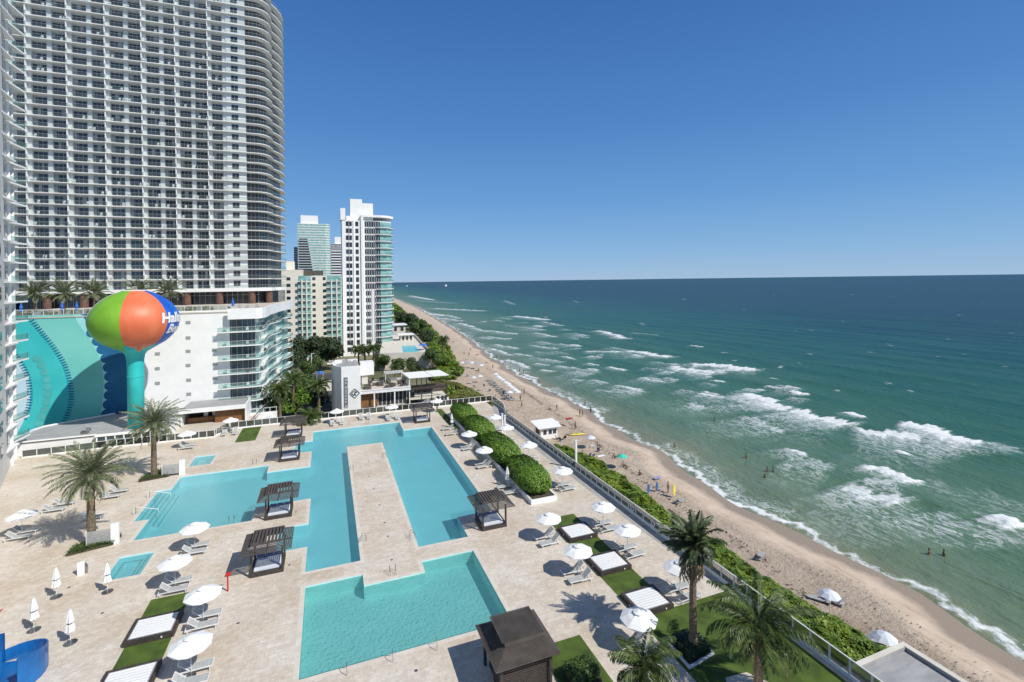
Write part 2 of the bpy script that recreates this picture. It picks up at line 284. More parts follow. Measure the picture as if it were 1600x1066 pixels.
# ---------------------------------------------------------------- sea
def mat_sea():
    m=mat('sea',(.05,.1,.1),.12); n=m.node_tree.nodes; l=m.node_tree.links; b=n['Principled BSDF']; geo=n.new('ShaderNodeNewGeometry'); b.inputs['IOR'].default_value=1.33; b.inputs['Specular IOR Level'].default_value=.09
    at=n.new('ShaderNodeAttribute'); at.attribute_name='off'; fo=n.new('ShaderNodeAttribute'); fo.attribute_name='foam'
    mp0=n.new('ShaderNodeMapping'); mp0.inputs['Scale'].default_value=(1,.35,1); mp0.inputs['Rotation'].default_value=(0,0,.12); l.new(geo.outputs['Position'],mp0.inputs[0])
    n1=n.new('ShaderNodeTexNoise'); n1.inputs['Scale'].default_value=.022; n1.inputs['Detail'].default_value=7; n1.inputs['Roughness'].default_value=.6; l.new(mp0.outputs[0],n1.inputs['Vector'])
    a=n.new('ShaderNodeMath'); a.operation='MULTIPLY_ADD'; l.new(n1.outputs[0],a.inputs[0]); a.inputs[1].default_value=.44; l.new(at.outputs['Fac'],a.inputs[2])
    s=n.new('ShaderNodeMath'); s.operation='SUBTRACT'; l.new(a.outputs[0],s.inputs[0]); s.inputs[1].default_value=.22
    r=n.new('ShaderNodeValToRGB'); e=r.color_ramp.elements; e[0].position=0; e[0].color=(.215,.225,.135,1); e[1].position=1; e[1].color=(.010,.052,.084,1)
    for p,c in ((.05,(.150,.205,.125)),(.16,(.100,.185,.110)),(.32,(.044,.140,.088)),(.48,(.024,.108,.085)),(.66,(.016,.088,.090)),(.84,(.009,.058,.075))): q=e.new(p); q.color=(*c,1)
    l.new(s.outputs[0],r.inputs[0])
    # foam: streaky breakup of the foam amount carried by the mesh
    mp=n.new('ShaderNodeMapping'); mp.inputs['Scale'].default_value=(1,.45,1); l.new(geo.outputs['Position'],mp.inputs[0])
    n2=n.new('ShaderNodeTexNoise'); n2.inputs['Scale'].default_value=1.7; n2.inputs['Detail'].default_value=9; n2.inputs['Roughness'].default_value=.78; n2.inputs['Distortion'].default_value=.6; l.new(mp.outputs[0],n2.inputs['Vector'])
    f1=n.new('ShaderNodeMath'); f1.operation='MULTIPLY_ADD'; l.new(fo.outputs['Fac'],f1.inputs[0]); f1.inputs[1].default_value=.53; l.new(n2.outputs[0],f1.inputs[2])
    fr=n.new('ShaderNodeMapRange'); l.new(f1.outputs[0],fr.inputs[0]); fr.inputs[1].default_value=.74; fr.inputs[2].default_value=1.0
    # thin lacy lines of old foam
    n3=n.new('ShaderNodeTexNoise'); n3.inputs['Scale'].default_value=.55; n3.inputs['Detail'].default_value=5; n3.inputs['Roughness'].default_value=.65; n3.inputs['Distortion'].default_value=1.2; l.new(mp.outputs[0],n3.inputs['Vector'])
    def mth(op,a_,b_):
        q=n.new('ShaderNodeMath'); q.operation=op
        for i_,v_ in enumerate((a_,b_)):
            if v_ is None: continue
            if isinstance(v_,(int,float)): q.inputs[i_].default_value=v_
            else: l.new(v_,q.inputs[i_])
        return q.outputs[0]
    rg=mth('ABSOLUTE',mth('SUBTRACT',n3.outputs[0],.5),None); lc=n.new('ShaderNodeMapRange'); l.new(rg,lc.inputs[0]); lc.inputs[1].default_value=.042; lc.inputs[2].default_value=.004
    lw=mth('MINIMUM',mth('MULTIPLY',mth('SUBTRACT',fo.outputs['Fac'],.08),2.1),.8); lf=mth('MULTIPLY',lc.outputs[0],mth('MAXIMUM',lw,0)); fr_=mth('MAXIMUM',fr.outputs[0],lf)
    mx=n.new('ShaderNodeMixRGB'); l.new(fr_,mx.inputs[0]); l.new(r.outputs[0],mx.inputs[1]); mx.inputs[2].default_value=(.80,.83,.82,1)
    # milky aerated water round the foam
    mk=n.new('ShaderNodeMath'); mk.operation='MULTIPLY'; l.new(fo.outputs['Fac'],mk.inputs[0]); mk.inputs[1].default_value=.22
    mk2=n.new('ShaderNodeMixRGB'); l.new(mk.outputs[0],mk2.inputs[0]); l.new(r.outputs[0],mk2.inputs[1]); mk2.inputs[2].default_value=(.34,.48,.38,1); l.new(mk2.outputs[0],mx.inputs[1])
    ro=n.new('ShaderNodeMapRange'); l.new(fr.outputs[0],ro.inputs[0]); ro.inputs[3].default_value=.16; ro.inputs[4].default_value=.8
    h=None
    for sc_,w,st in ((.75,.32,(1,.4,1)),(.16,1.1,(1,.45,1)),(.045,1.7,(1,.45,1))):
        q=n.new('ShaderNodeMapping'); q.inputs['Scale'].default_value=st; q.inputs['Rotation'].default_value=(0,0,.15+sc_*.4); l.new(geo.outputs['Position'],q.inputs[0])
        t=n.new('ShaderNodeTexNoise'); t.inputs['Scale'].default_value=sc_; t.inputs['Detail'].default_value=6; t.inputs['Roughness'].default_value=.62; l.new(q.outputs[0],t.inputs['Vector'])
        k=n.new('ShaderNodeMath'); k.operation='MULTIPLY_ADD'; l.new(t.outputs[0],k.inputs[0]); k.inputs[1].default_value=w
        if h: l.new(h,k.inputs[2])
        else: k.inputs[2].default_value=0
        h=k.outputs[0]
    bp=n.new('ShaderNodeBump'); bp.inputs['Strength'].default_value=.9; bp.inputs['Distance'].default_value=1.2; l.new(h,bp.inputs['Height'])
    # wave facets seen at a low angle never mirror the horizon fully: diffuse water body under a capped Fresnel gloss
    df=n.new('ShaderNodeBsdfDiffuse'); gl=n.new('ShaderNodeBsdfGlossy'); l.new(mx.outputs[0],df.inputs[0]); l.new(ro.outputs[0],gl.inputs['Roughness'])
    f_=n.new('ShaderNodeFresnel'); f_.inputs[0].default_value=1.33
    for q_ in (df,gl,f_): l.new(bp.outputs[0],q_.inputs['Normal'])
    ms=n.new('ShaderNodeMixShader'); l.new(mth('MINIMUM',f_.outputs[0],.27),ms.inputs[0]); l.new(df.outputs[0],ms.inputs[1]); l.new(gl.outputs[0],ms.inputs[2]); l.new(ms.outputs[0],n['Material Output'].inputs[0]); n.remove(b)
mat_sea()
# breakers: end points read off the photograph on the water level (z=-5), foam width in metres, strength, length of the foam trail behind
ST=[(940,517,982,530,3,1,5),(985,548,1052,558,3.5,1,6),(1052,572,1120,584,3,1,8),(1085,568,1185,577,4,1.1,8),(1128,585,1165,575,3,.8,5),(1168,616,1240,640,3,1.1,18),(1240,640,1335,663,3,1.1,16),(1160,625,1215,642,2,.7,12),
(1163,652,1230,676,1.6,.7,14),(1195,650,1300,664,2.5,.55,16),(1335,668,1440,682,3,1.,16),(1408,662,1470,672,3.5,1.1,16),(1440,672,1540,694,4,1.1,20),(1540,690,1600,712,3,.55,20),(1357,728,1437,756,1.6,1.3,3),(1330,755,1415,785,3,.85,12),
(1345,752,1400,760,2,.7,12),(1552,811,1600,830,1.8,1.4,4),(1430,790,1520,830,6,.42,24),(1500,800,1600,850,7,.45,26),(1440,760,1600,780,5,.25,20),(1240,703,1262,715,1.2,.9,5),(1230,715,1300,730,3.5,.55,12),(1402,706,1420,714,1,1.2,2),(1238,612,1260,618,1.3,1.2,2),(1328,645,1352,654,1.4,1.2,2),
(1080,540,1100,543,1,1.,2),(1118,594,1135,597,1,1.1,1.5),(1196,604,1225,608,.9,.9,2),(1100,612,1125,618,1.2,.9,4),(1078,629,1112,637,2,.7,8),(1050,576,1060,582,1,.8,3),(1020,565,1100,573,2,.45,8),(1010,575,1050,582,2,.4,6),
(840,520,870,527,2,.8,8),(806,494,860,500,3,1.1,10),(850,503,880,509,2,.7,8),(915,549,972,550,1.6,.9,5),(830,540,872,545,1.5,.8,4),(790,470,805,476,1,.7,6),(700,492,720,498,2,.8,8),(868,572,905,576,1,.8,4),(838,568,860,571,1.2,.8,4),(805,553,835,556,1.2,.9,4),(775,538,812,545,1.4,.8,6),
(760,527,800,529,1.6,.9,6),(740,513,765,519,1.6,.8,7),(766,517,810,522,1.6,1,7),(720,505,745,512,2,.9,8),(690,497,725,502,2.4,.8,10),(680,482,760,486,3,1,12),(640,462,680,469,4,1,14),(620,457,660,461,4,1,14),(655,470,715,474,3,.6,14),(660,488,700,494,3,1,10),(630,478,668,488,3,1,10),
(770,545,800,556,1.2,.9,3),(795,562,830,575,1.3,.9,3),(820,585,842,591,1,1,2),(845,578,870,581,1,.9,2),(880,558,900,562,1,1,2),(892,527,905,531,1,.6,3),(1230,700,1250,706,1,.7,3),(990,520,1030,524,1.2,.5,4),(1205,590,1215,592,.8,.8,1.5),(1000,505,1010,508,1,.5,2),(897,470,905,473,1.5,.5,2)]
az=np.concatenate([np.radians(np.arange(-45,-8,1.)),np.radians(np.arange(-8,72,.13)),np.radians(np.arange(72,130,1.))])
rr=np.concatenate([np.array([5,20,35,45]),46*1.0052**np.arange(0,700),1750*1.045**np.arange(0,78)]); 
A,RR=np.meshgrid(az,rr,indexing='ij'); X=RR*np.sin(A); Y=RR*np.cos(A)
off=X-shore(Y); foam=np.zeros_like(X)
rng=np.random.RandomState(4)
for k in range(190):
    px=rng.uniform(690,1250); py=442+ (rng.uniform(0,1)**1.2)*170+8
    g=G(px,py,-5); d=g[0]-float(shore(g[1]))
    if 3<d<75: q=rng.uniform(6,30)*(.5+(py-440)/180); ST.append((px,py,px+q,py+q*.17,rng.uniform(.5,1.2),rng.uniform(.45,1.),rng.uniform(3,12)))
for k in range(45):
    px=rng.uniform(700,1600); py=rng.uniform(448,620); g=G(px,py,-5)
    if g[0]-float(shore(g[1]))>60: q=rng.uniform(2,5)*(1+(py-450)/90); ST.append((px,py,px+q,py+q*.1,.6+.004*g[1],rng.uniform(.4,.75),1))
for (a,b,c,d,wd,s,tr) in ST:
    p=np.array(G(a,b,-5)); q=np.array(G(c,d,-5)); v=q-p; Ln=np.hypot(*v); v/=Ln; nrm=np.array([v[1],-v[0]])
    if nrm[0]<0: nrm=-nrm               # normal pointing out to sea
    u=(X-p[0])*v[0]+(Y-p[1])*v[1]; t=(X-p[0])*nrm[0]+(Y-p[1])*nrm[1]
    wob=.35*wd*np.sin(u*.35+a)+.25*wd*np.sin(u*.93+b)+.2*wd*np.sin(u*2.1+a*b)+.15*wd*np.sin(u*4.3+b); t=t-wob
    e=np.clip(np.minimum(u,Ln-u)/(.18*Ln+.5)+.6,0,1)
    f=np.where(t>0,np.exp(-(t/(.45*wd))**2),np.where(t>-wd,1,.75*np.exp(-((-t-wd)/(tr*.8)))))
    foam=np.maximum(foam,s*f*e)
sw=off+.5*np.sin(Y*.9)+.7*np.sin(Y*.31+2)
sw=sw+.25*np.sin(Y*2.3)+.2*np.sin(Y*4.1+1); foam=np.maximum(foam,np.exp(-((sw-.9)/.8)**2)*(1.+.2*np.sin(Y*.13)))
foam=np.maximum(foam,.42*np.exp(-((sw-3.2)/2.2)**2)*(np.sin(Y*.11+.6)>-.2))
foam=np.where((RR>1200),0,foam)
fade=np.clip(1.1-RR/650,0,1)*np.clip(off/10,.05,1)
Z=-5+fade*(.20*np.sin(X*.36+Y*.03+1.3*np.sin(Y*.021))+.15*np.sin(X*.23-Y*.05+2)+.10*np.sin(X*.71+Y*.09))+.32*foam*np.clip(off/8,0,1)
offn=off/300.; offn=np.where(offn<.0,0,offn)
offn=np.interp(off,[-50,0,3,14,40,80,150,260,480,3000],[0,0,.03,.14,.25,.38,.55,.76,.93,1.])
tag(np_mesh('sea',np.stack([X,Y,Z],-1).reshape(-1,3),grid_faces(*X.shape),'sea',{'off':offn,'foam':foam}),kind='structure')
# ---------------------------------------------------------------- deck and pools on one rectilinear grid
def rects(poly): return poly
POOLS=[ # name, material of basin, water, depth, list of rectangles x0,x1,y0,y1
 ('lower',[(-2.3,14.35,38.8,48.5),(-2.3,2.95,48.5,50.45),(8.8,14.35,48.5,50.45)],-1.35,'basin_green','water_green'),
 ('upper',[(-2.8,2.9,70.8,102.4),(2.9,9.0,90.5,102.4),(9.0,13.6,96.4,102.4),(9.0,19.1,58.2,96.4),(9.0,14.6,53.3,58.2),(-2.4,2.9,53.0,70.8),(-5.6,-2.4,58.0,63.6),(-5.6,-2.8,90.6,96.6),(-9.0,-2.8,70.8,83.3),(-21.0,-9.0,67.0,86.4),(-22.6,-21.0,72.3,81.8)],-1.35,'basin_blue','water_blue'),
 ('spa',[(-21.0,-17.9,58.9,63.4)],-.85,'basin_blue','water_blue'),
 ('spa',[(-21.0,-18.0,90.8,95.4)],-.85,'basin_blue','water_blue')]
cw=.42
def cells(rs,pad=0):
    return [(a-pad,b+pad,c-pad,d+pad) for a,b,c,d in rs]
allr=[r for p in POOLS for r in p[1]]
xs=sorted({round(v,3) for r in allr for v in (r[0],r[1],r[0]-cw,r[1]+cw)}|{-75,35.2,-15}); yst=sorted({round(v,3) for r in allr for v in (r[2],r[3],r[2]-cw,r[3]+cw)}|{-20,111.2,122.5,24.9})
xs=[x for i,x in enumerate(xs)]; 
def inside(x,y,rs,pad=0): return any(a-pad<x<b+pad and c-pad<y<d+pad for a,b,c,d in rs)
deck=MB(); cop=MB(); bas={}; wat={}
for i in range(len(xs)-1):
    for j in range(len(yst)-1):
        x0,x1,y0,y1=xs[i],xs[i+1],yst[j],yst[j+1]; x,y=(x0+x1)/2,(y0+y1)/2
        if y>111.2 and x>-15: continue
        hit=[k for k,p in enumerate(POOLS) if inside(x,y,p[1])]
        if not hit:
            (cop if any(inside(x,y,p[1],cw) for p in POOLS) else deck).face([(x0,y0,0),(x1,y0,0),(x1,y1,0),(x0,y1,0)])
            continue
        k=hit[0]; nm,rs,dz,bm_,wm=POOLS[k]
        B=bas.setdefault(k,MB()); Wt=wat.setdefault(k,MB()); B.face([(x0,y0,dz),(x1,y0,dz),(x1,y1,dz),(x0,y1,dz)]); Wt.face([(x0,y0,-.13),(x1,y0,-.13),(x1,y1,-.13),(x0,y1,-.13)])
        for (dx,dy,e) in ((-1,0,((x0,y0),(x0,y1))),(1,0,((x1,y1),(x1,y0))),(0,-1,((x1,y0),(x0,y0))),(0,1,((x0,y1),(x1,y1)))):
            tx=x+dx*((x1-x0)/2+.01); ty=y+dy*((y1-y0)/2+.01)
            if not inside(tx,ty,rs): B.face([(e[0][0],e[0][1],dz),(e[1][0],e[1][1],dz),(e[1][0],e[1][1],0),(e[0][0],e[0][1],0)])
deck.face([(35.2,-20,0),(35.2,111.2,0),(35.2,111.2,-6),(35.2,-20,-6)]); deck.face([(35.2,111.2,0),(-15,111.2,0),(-15,111.2,-6),(35.2,111.2,-6)]); deck.face([(-15,111.2,0),(-15,122.5,0),(-15,122.5,-6),(-15,111.2,-6)])
struct(deck,'pool_deck','travertine',recalc=False); struct(cop,'pool_coping','coping',recalc=False)
for k,B in bas.items():
    p=POOLS[k]
    if p[0]=='lower':
        for q in range(4): B.box(-2.28,14.33,38.81,38.8+.38*(4-q),-1.34+q*.26,-1.34+(q+1)*.26)
        tl=MB(); [tl.box(-2.27,14.32,38.8+.38*(4-q)-.06,38.8+.38*(4-q)+.01,-1.34+(q+1)*.26-.05,-1.34+(q+1)*.26+.01) for q in range(4)]; struct(tl,'pool_step_edge','glass_teal')
    if p[0]=='upper':
        for q in range(5): B.box(-22.58,-22.58+.5*(5-q),72.32,81.78,-1.34+q*.21,-1.34+(q+1)*.21)
        tl=MB(); [tl.box(-22.58+.5*(5-q)-.1,-22.58+.5*(5-q)+.01,72.34,81.76,-1.34+(q+1)*.21-.05,-1.34+(q+1)*.21+.01) for q in range(5)]; struct(tl,'pool_step_edge','glass_teal')
    if p[0]=='spa':
        a,b,c,d=p[1][0]; e=.02; tl=MB(); zq=-.44
        for (x0,x1,y0,y1) in ((a+.44,b-.94,c+.44,c+.52),(a+.44,b-.94,d-.52,d-.44),(a+.44,a+.52,c+.53,d-.53),(b-1.02,b-.94,c+.53,d-.53),(b-.58,b-.5,c+.05,d-.05)): tl.box(x0,x1,y0,y1,zq-.02,zq+.01 if x1<b-.6 else -.285)
        struct(tl,'pool_step_edge','glass_teal')
        B.box(a+e,b-e,c+e,c+.5,-.84,-.45); B.box(a+e,b-e,d-.5,d-e,-.84,-.45); B.box(a+e,a+.5,c+.5,d-.5,-.84,-.45); B.box(b-1.0,b-e,c+.5,d-.5,-.84,-.45); B.box(b-.55,b-e,c+.03,d-.03,-.44,-.3)
    o=struct(B,'pool_basin',p[3],recalc=False); o=struct(wat[k],'pool_water',p[4],recalc=False)
# lawns of clipped turf
def lawn(poly,z=.012): mb=MB(); mb.prism(poly,z-.01,z+.02); return struct(mb,'lawn','turf')
def rc(a,b,c,d): return [(a,c),(b,c),(b,d),(a,d)]
lawn(rc(24.55,28.15,35.0,53.5)); lawn(rc(-15.5,-12.3,40.2,53.7)); lawn(rc(-16.15,-12.8,101.1,110.4)); lawn(rc(15.2,18.9,24,35.1)); lawn(rc(22.6,24.0,92.5,109)) 
lawn([(24.45,22),(34.3,22),(34.3,34.95),(24.45,34.95)])
mb=MB(); mb.face([(-27.5,107.2,.03),(-15.1,111.3,.03),(-15.1,122.4,.03),(-29,122.4,.03)]); struct(mb,'terrace','terrace',recalc=False)
mb=MB(); mb.face([(34.15,34.96,.008),(34.95,34.96,.008),(34.95,96,.008),(36.9,103,.008),(36.9,110,.008),(34.6,104,.008),(32.9,96,.008),(33.1,73,.008),(33.5,47,.008)]); struct(mb,'grey_deck_strip','concrete',recalc=False)  # flat grey strip on the deck beside the railing, widening towards the far end
mb=MB(); mb.face([(24.6,22.,.045),(28.6,22.,.045),(29.9,24.6,.045),(28.4,27.2,.045),(26.6,27.4,.045),(25.2,25.4,.045)]); struct(mb,'path','coping',recalc=False)
# ---------------------------------------------------------------- vegetation
def frond(mb,o,az,el,L,droop,leaf,n=26,k=0,wind=(0,0),vfold=.5,wl=.05):
    """rachis bending down under its own weight with leaflets in two rows"""
    d0=Vector((math.cos(az)*math.cos(el),math.sin(az)*math.cos(el),math.sin(el))); p=Vector(o); pts=[p.copy()]; N=9; st=L/N; e=el
    for i in range(N):
        e-=droop*(0.35+1.1*i/N)/N; d=Vector((math.cos(az)*math.cos(e)+wind[0]*i/N,math.sin(az)*math.cos(e)+wind[1]*i/N,math.sin(e))).normalized(); p=p+d*st; pts.append(p.copy())
    mb.k=k; mb.tube(pts,[.035*(1-.8*i/N) for i in range(N+1)],3)
    for i in range(n):
        t=.14+.86*i/(n-1); f=t*N; a=min(int(f),N-1); q=pts[a].lerp(pts[a+1],f-a); tan=(pts[a+1]-pts[a]).normalized()
        side=tan.cross(Vector((0,0,1))); side=side.normalized() if side.length>1e-3 else Vector((1,0,0)); up=side.cross(tan).normalized()
        ll=leaf*(math.sin(math.pi*min(1,t*.72+.22))**.7)*random.uniform(.85,1.1)
        for s in (-1,1):
            dr=(side*s*math.cos(vfold*.9)+tan*.75-up*(vfold-.25*(1-t))*random.uniform(.5,1.5)+tan*random.uniform(-.15,.2)+Vector((wind[0],wind[1],0))*.5).normalized()
            tip=q+dr*ll-Vector((0,0,ll*.12)); w_=tan*wl
            mid=q+dr*ll*.5+Vector((0,0,.02)); mb.face([q-w_*.5,mid-w_,tip,mid+w_],k)
def palm(name,label,loc,h,L,nf=38,seed=1,coco=False,lean=(0,0),dry=5,wind=(0,0),n=26,group=None,leaf=None,trunk_r=.24,wl=.05,rag=.1,span=None,lm=None):
    random.seed(seed); t=thing(name,label,'palm tree',loc,0,group)
    pts=[];rad=[];N=22
    for i in range(N+1):
        f=i/N; pts.append((lean[0]*f*f,lean[1]*f*f,h*f)); rad.append((trunk_r*(1.25-.35*f)+.06*(f<.06))*(1+.07*(i%2)))
    mb=MB(); mb.tube(pts,rad,10); mb.build('trunk','trunk',t,smooth=False)
    top=(lean[0],lean[1],h); mb=MB(); ga=2.399
    for i in range(nf):
        f=i/nf; elv=R(82)-f*R(span or (78 if coco else 92))+random.uniform(-.08,.08)
        frond(mb,(top[0],top[1],top[2]+.25*(1-f)),i*ga+random.uniform(-.2,.2)-rag*random.random(),elv+random.uniform(-rag,rag)*.6,L*random.uniform(.95-rag,1.08)*(.8+.3*math.sin(math.pi*min(1,f+.2))),(1.75 if coco else .95)+.6*f,leaf or (.75 if coco else .55),n,0,wind,.75 if coco else .42,wl)
    mb.tube([(top[0],top[1],h-.5),(top[0],top[1],h+.35)],[trunk_r*.8,trunk_r*1.35],8)
    mb.build('crown',lm or ('palm_leaf_coco' if coco else 'palm_leaf'),t,recalc=False)
    if dry:
        mb=MB()
        for i in range(dry): frond(mb,(top[0],top[1],h-.25),i*2.1+seed,R(-38)+random.uniform(-.5,.25),L*random.uniform(.5,.85),1.3,.4,20,0,(wind[0]*.6,wind[1]*.6),.6,.075)
        mb.build('dry_fronds','palm_dry',t,recalc=False)
    return t
def leaves(mb,cs,n,size,k=0,flat=.0):
    """n leaf faces spread over the shells of ellipsoid clumps cs=(x,y,z,rx,ry,rz)"""
    vol=[c[3]*c[4]+c[4]*c[5]+c[3]*c[5] for c in cs]; tot=sum(vol)
    for c,v in zip(cs,vol):
        for _ in range(int(n*v/tot)):
            u=Vector((random.gauss(0,1),random.gauss(0,1),random.gauss(0,1))).normalized(); r=random.uniform(.72,1.06)*(1+.16*mn.noise(Vector((u.x*2.2+c[0],u.y*2.2+c[1],u.z*2.2+c[2]))))
            p=Vector((c[0]+u.x*c[3]*r,c[1]+u.y*c[4]*r,c[2]+u.z*c[5]*r))
            nn=(u+Vector((random.uniform(-.7,.7),random.uniform(-.7,.7),random.uniform(-.2,.9)))).normalized(); a=nn.cross(Vector((random.uniform(-1,1),random.uniform(-1,1),random.uniform(-1,1)))).normalized(); b=nn.cross(a); s=size*random.uniform(.6,1.25)
            mb.face([p-a*s,p-b*s*.55,p+a*s,p+b*s*.55],k)
def tree(name,label,loc,h,r,seed=1,m='leaf',n=1500,size=.28,group=None,clumps=9,cat='tree',tr=.16):
    random.seed(seed); t=thing(name,label,cat,loc,0,group); mb=MB(); top=h-r*.7
    mb.tube([(0,0,-.2),(.1,.05,top*.5),(0,.1,top)],[tr*1.4,tr,tr*.7],7); cs=[]
    for i in range(clumps):
        a=random.uniform(0,6.28); q=r*random.uniform(.25,.72); zz=top+random.uniform(-.35,.6)*r; rr_=r*random.uniform(.32,.55)
        cs.append((q*math.cos(a),q*math.sin(a),zz,rr_,rr_,rr_*.8))
        if i<6: mb.tube([(0,.05,top*.6),(q*.5*math.cos(a),q*.5*math.sin(a),(top*.6+zz)/2+.2),(q*math.cos(a),q*math.sin(a),zz)],[tr*.6,tr*.4,tr*.15],5)
    mb.build('trunk','trunk',t); mb=MB(); leaves(mb,cs,n,size); mb.build('crown',m,t,recalc=False); return t
# the palms of the pool deck
palm('date_palm','tall date palm with full grey-green crown in the planter beside the white towel screen',(-25.,67.6,0),7.6,4.5,66,3,n=30,wl=.055,leaf=.72,trunk_r=.34,dry=6)
palm('date_palm','date palm on the round green bed farther back, by the small square spa',(-24.9,88.3,0),7.7,4.5,62,5,n=28,wl=.06,leaf=.70,trunk_r=.32,dry=6)
palm('date_palm','wind-blown date palm with hanging dry fronds in the white-edged bed by the lawn',(26.5,30.6,.2),7.5,3.1,50,9,lean=(.25,.1),dry=26,wind=(-.6,.3),n=30,leaf=.58,wl=.07,trunk_r=.25,rag=.35,span=72,lm='palm_leaf_dark')
palm('coconut_palm','large coconut palm with drooping fronds at the bottom edge beside the glass railing',(27.7,25.5,0),4.0,4.6,32,12,coco=True,lean=(.35,.2),dry=5,n=44,wind=(.15,.05),wl=.055,leaf=.85,rag=.22)
palm('coconut_palm','low coconut palm at the bottom edge between the parasol and the square shrub',(18.8,26.3,0),3.6,3.0,26,15,coco=True,dry=2,n=34,wind=(-.1,.1),wl=.055,rag=.25)
# planting beds round the palms
def bed(label,poly,seed,h=.55,n=900,size=.10,m='leaf_dark',rim=False,z=0):
    random.seed(seed); cx=sum(p[0] for p in poly)/len(poly); cy=sum(p[1] for p in poly)/len(poly)
    t=thing('planting_bed',label,'plant bed',(cx,cy,z)); mb=MB(); P_=[(p[0]-cx,p[1]-cy) for p in poly]
    mb.prism([(a*.93,b*.93) for a,b in P_],.02,h*.45); mb.build('soil','soil',t)
    mb=MB(); x0=min(p[0] for p in P_);x1=max(p[0] for p in P_);y0=min(p[1] for p in P_);y1=max(p[1] for p in P_)
    def ins(x,y):
        c=False; j=len(P_)-1
        for i in range(len(P_)):
            if (P_[i][1]>y)!=(P_[j][1]>y) and x<(P_[j][0]-P_[i][0])*(y-P_[i][1])/(P_[j][1]-P_[i][1])+P_[i][0]: c=not c
            j=i
        return c
    for _ in range(n*2):
        x,y=random.uniform(x0,x1),random.uniform(y0,y1)
        if not ins(x,y): continue
        zz=random.uniform(.3,1)*h; a=random.uniform(0,6.28); s=size*random.uniform(.7,1.3); tl=random.uniform(-.6,.6)
        u=Vector((math.cos(a),math.sin(a),tl)).normalized(); v=Vector((-math.sin(a),math.cos(a),random.uniform(-.5,.5))); q=Vector((x,y,zz)); mb.face([q-u*s,q-v*s*.5,q+u*s,q+v*s*.5])
    mb.build('foliage',m,t,recalc=False)
    if rim:
        mb=MB()
        for a,b in zip(P_,P_[1:]+P_[:1]):
            d=Vector((b[0]-a[0],b[1]-a[1])).normalized(); nn=Vector((d.y,-d.x))*.14; a2=Vector(a)-d*.0; b2=Vector(b)+d*.14
            mb.prism([tuple(a2),tuple(b2),tuple(b2+nn),tuple(a2+nn)],0,.22)
        mb.build('rim','white',t)
    return t
bed('low green planting round the foot of the date palm by the towel screen',[(-26.6,65.6),(-22.6,66.6),(-22.4,68.6),(-24.5,69.4),(-26.5,67.8)],1,m='leaf',n=1400)
bed('low green bed round the date palm near the small square spa',[(-26.4,86.2),(-22.6,87.0),(-22.2,90),(-24.8,90.6),(-26.4,88.4)],2,m='leaf',n=1000)
bed('white-edged bed of dark leaves under the wind-blown palm',[(24.85,29.1),(27.3,29.5),(27.75,31.9),(25.0,31.7)],3,h=.65,n=2200,size=.09,rim=True)
def square_shrub():
    random.seed(8); t=thing('shrub','clipped square shrub in a dark box on the bottom lawn','shrub',(16.9,31.0,0)); mb=MB(); mb.box(-1.05,1.05,-.95,.95,.02,.55); mb.build('planter','wood_dark',t)
    mb=MB(); leaves(mb,[(x,y,.9,.55,.5,.42) for x in (-.65,0,.65) for y in (-.55,.0,.55)],4200,.085); mb.build('foliage','leaf',t,recalc=False)
square_shrub()
# clipped hedge mounds in the long planter
pl=thing('long_planter','long low white planter holding the four rounded hedge mounds','planter',(26.1,80,0)); mb=MB()
mb.box(-1.85,-1.65,-22.4,22.5,0,.62); mb.box(1.65,1.85,-22.4,22.5,0,.62); mb.box(-1.65,1.65,-22.4,-22.2,0,.62); mb.box(-1.65,1.65,22.3,22.5,0,.62); mb.build('wall','white',pl); MB().box(-1.64,1.64,-22.19,22.29,.01,.5).build('soil','soil',pl)
HD=['nearest rounded hedge mound at the near end of the white planter','second hedge mound from the near end of the white planter','third hedge mound from the near end of the white planter','farthest hedge mound, at the far corner by the back railing']
for i,(yc,ly) in enumerate(((63.6,5.3),(75.0,5.9),(86.8,5.5),(97.6,5.2))):
    random.seed(30+i); t=thing('hedge_mound',HD[i],'hedge',(26.2,yc,0),0,'rounded hedge mounds in the long planter')
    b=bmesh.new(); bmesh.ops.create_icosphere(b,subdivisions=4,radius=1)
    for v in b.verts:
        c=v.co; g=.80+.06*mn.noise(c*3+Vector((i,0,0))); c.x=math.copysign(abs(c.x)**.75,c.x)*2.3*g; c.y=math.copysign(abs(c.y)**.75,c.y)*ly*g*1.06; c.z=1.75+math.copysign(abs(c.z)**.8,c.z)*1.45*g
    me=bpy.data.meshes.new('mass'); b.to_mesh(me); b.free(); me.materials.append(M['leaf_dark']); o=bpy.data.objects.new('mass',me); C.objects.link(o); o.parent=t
    mb=MB()
    for _ in range(11000):
        u=Vector((random.gauss(0,1),random.gauss(0,1),random.gauss(0,1))).normalized(); sg=lambda q,e: math.copysign(abs(q)**e,q)
        g=random.uniform(.82,1.0)*(1+.07*mn.noise(u*2.6+Vector((i*3,1,0)))); p=Vector((sg(u.x,.75)*2.36*g,sg(u.y,.75)*ly*1.04*g,1.75+sg(u.z,.8)*1.5*g))
        nn=(u+Vector((random.uniform(-.6,.6),random.uniform(-.6,.6),random.uniform(-.2,.7)))).normalized(); a=nn.cross(Vector((random.uniform(-1,1),random.uniform(-1,1),random.uniform(-1,1)))).normalized(); bb=nn.cross(a); s=.17*random.uniform(.6,1.2); mb.face([p-a*s,p-bb*s*.6,p+a*s,p+bb*s*.6])
    mb.build('foliage','leaf_hedge',t,recalc=False)
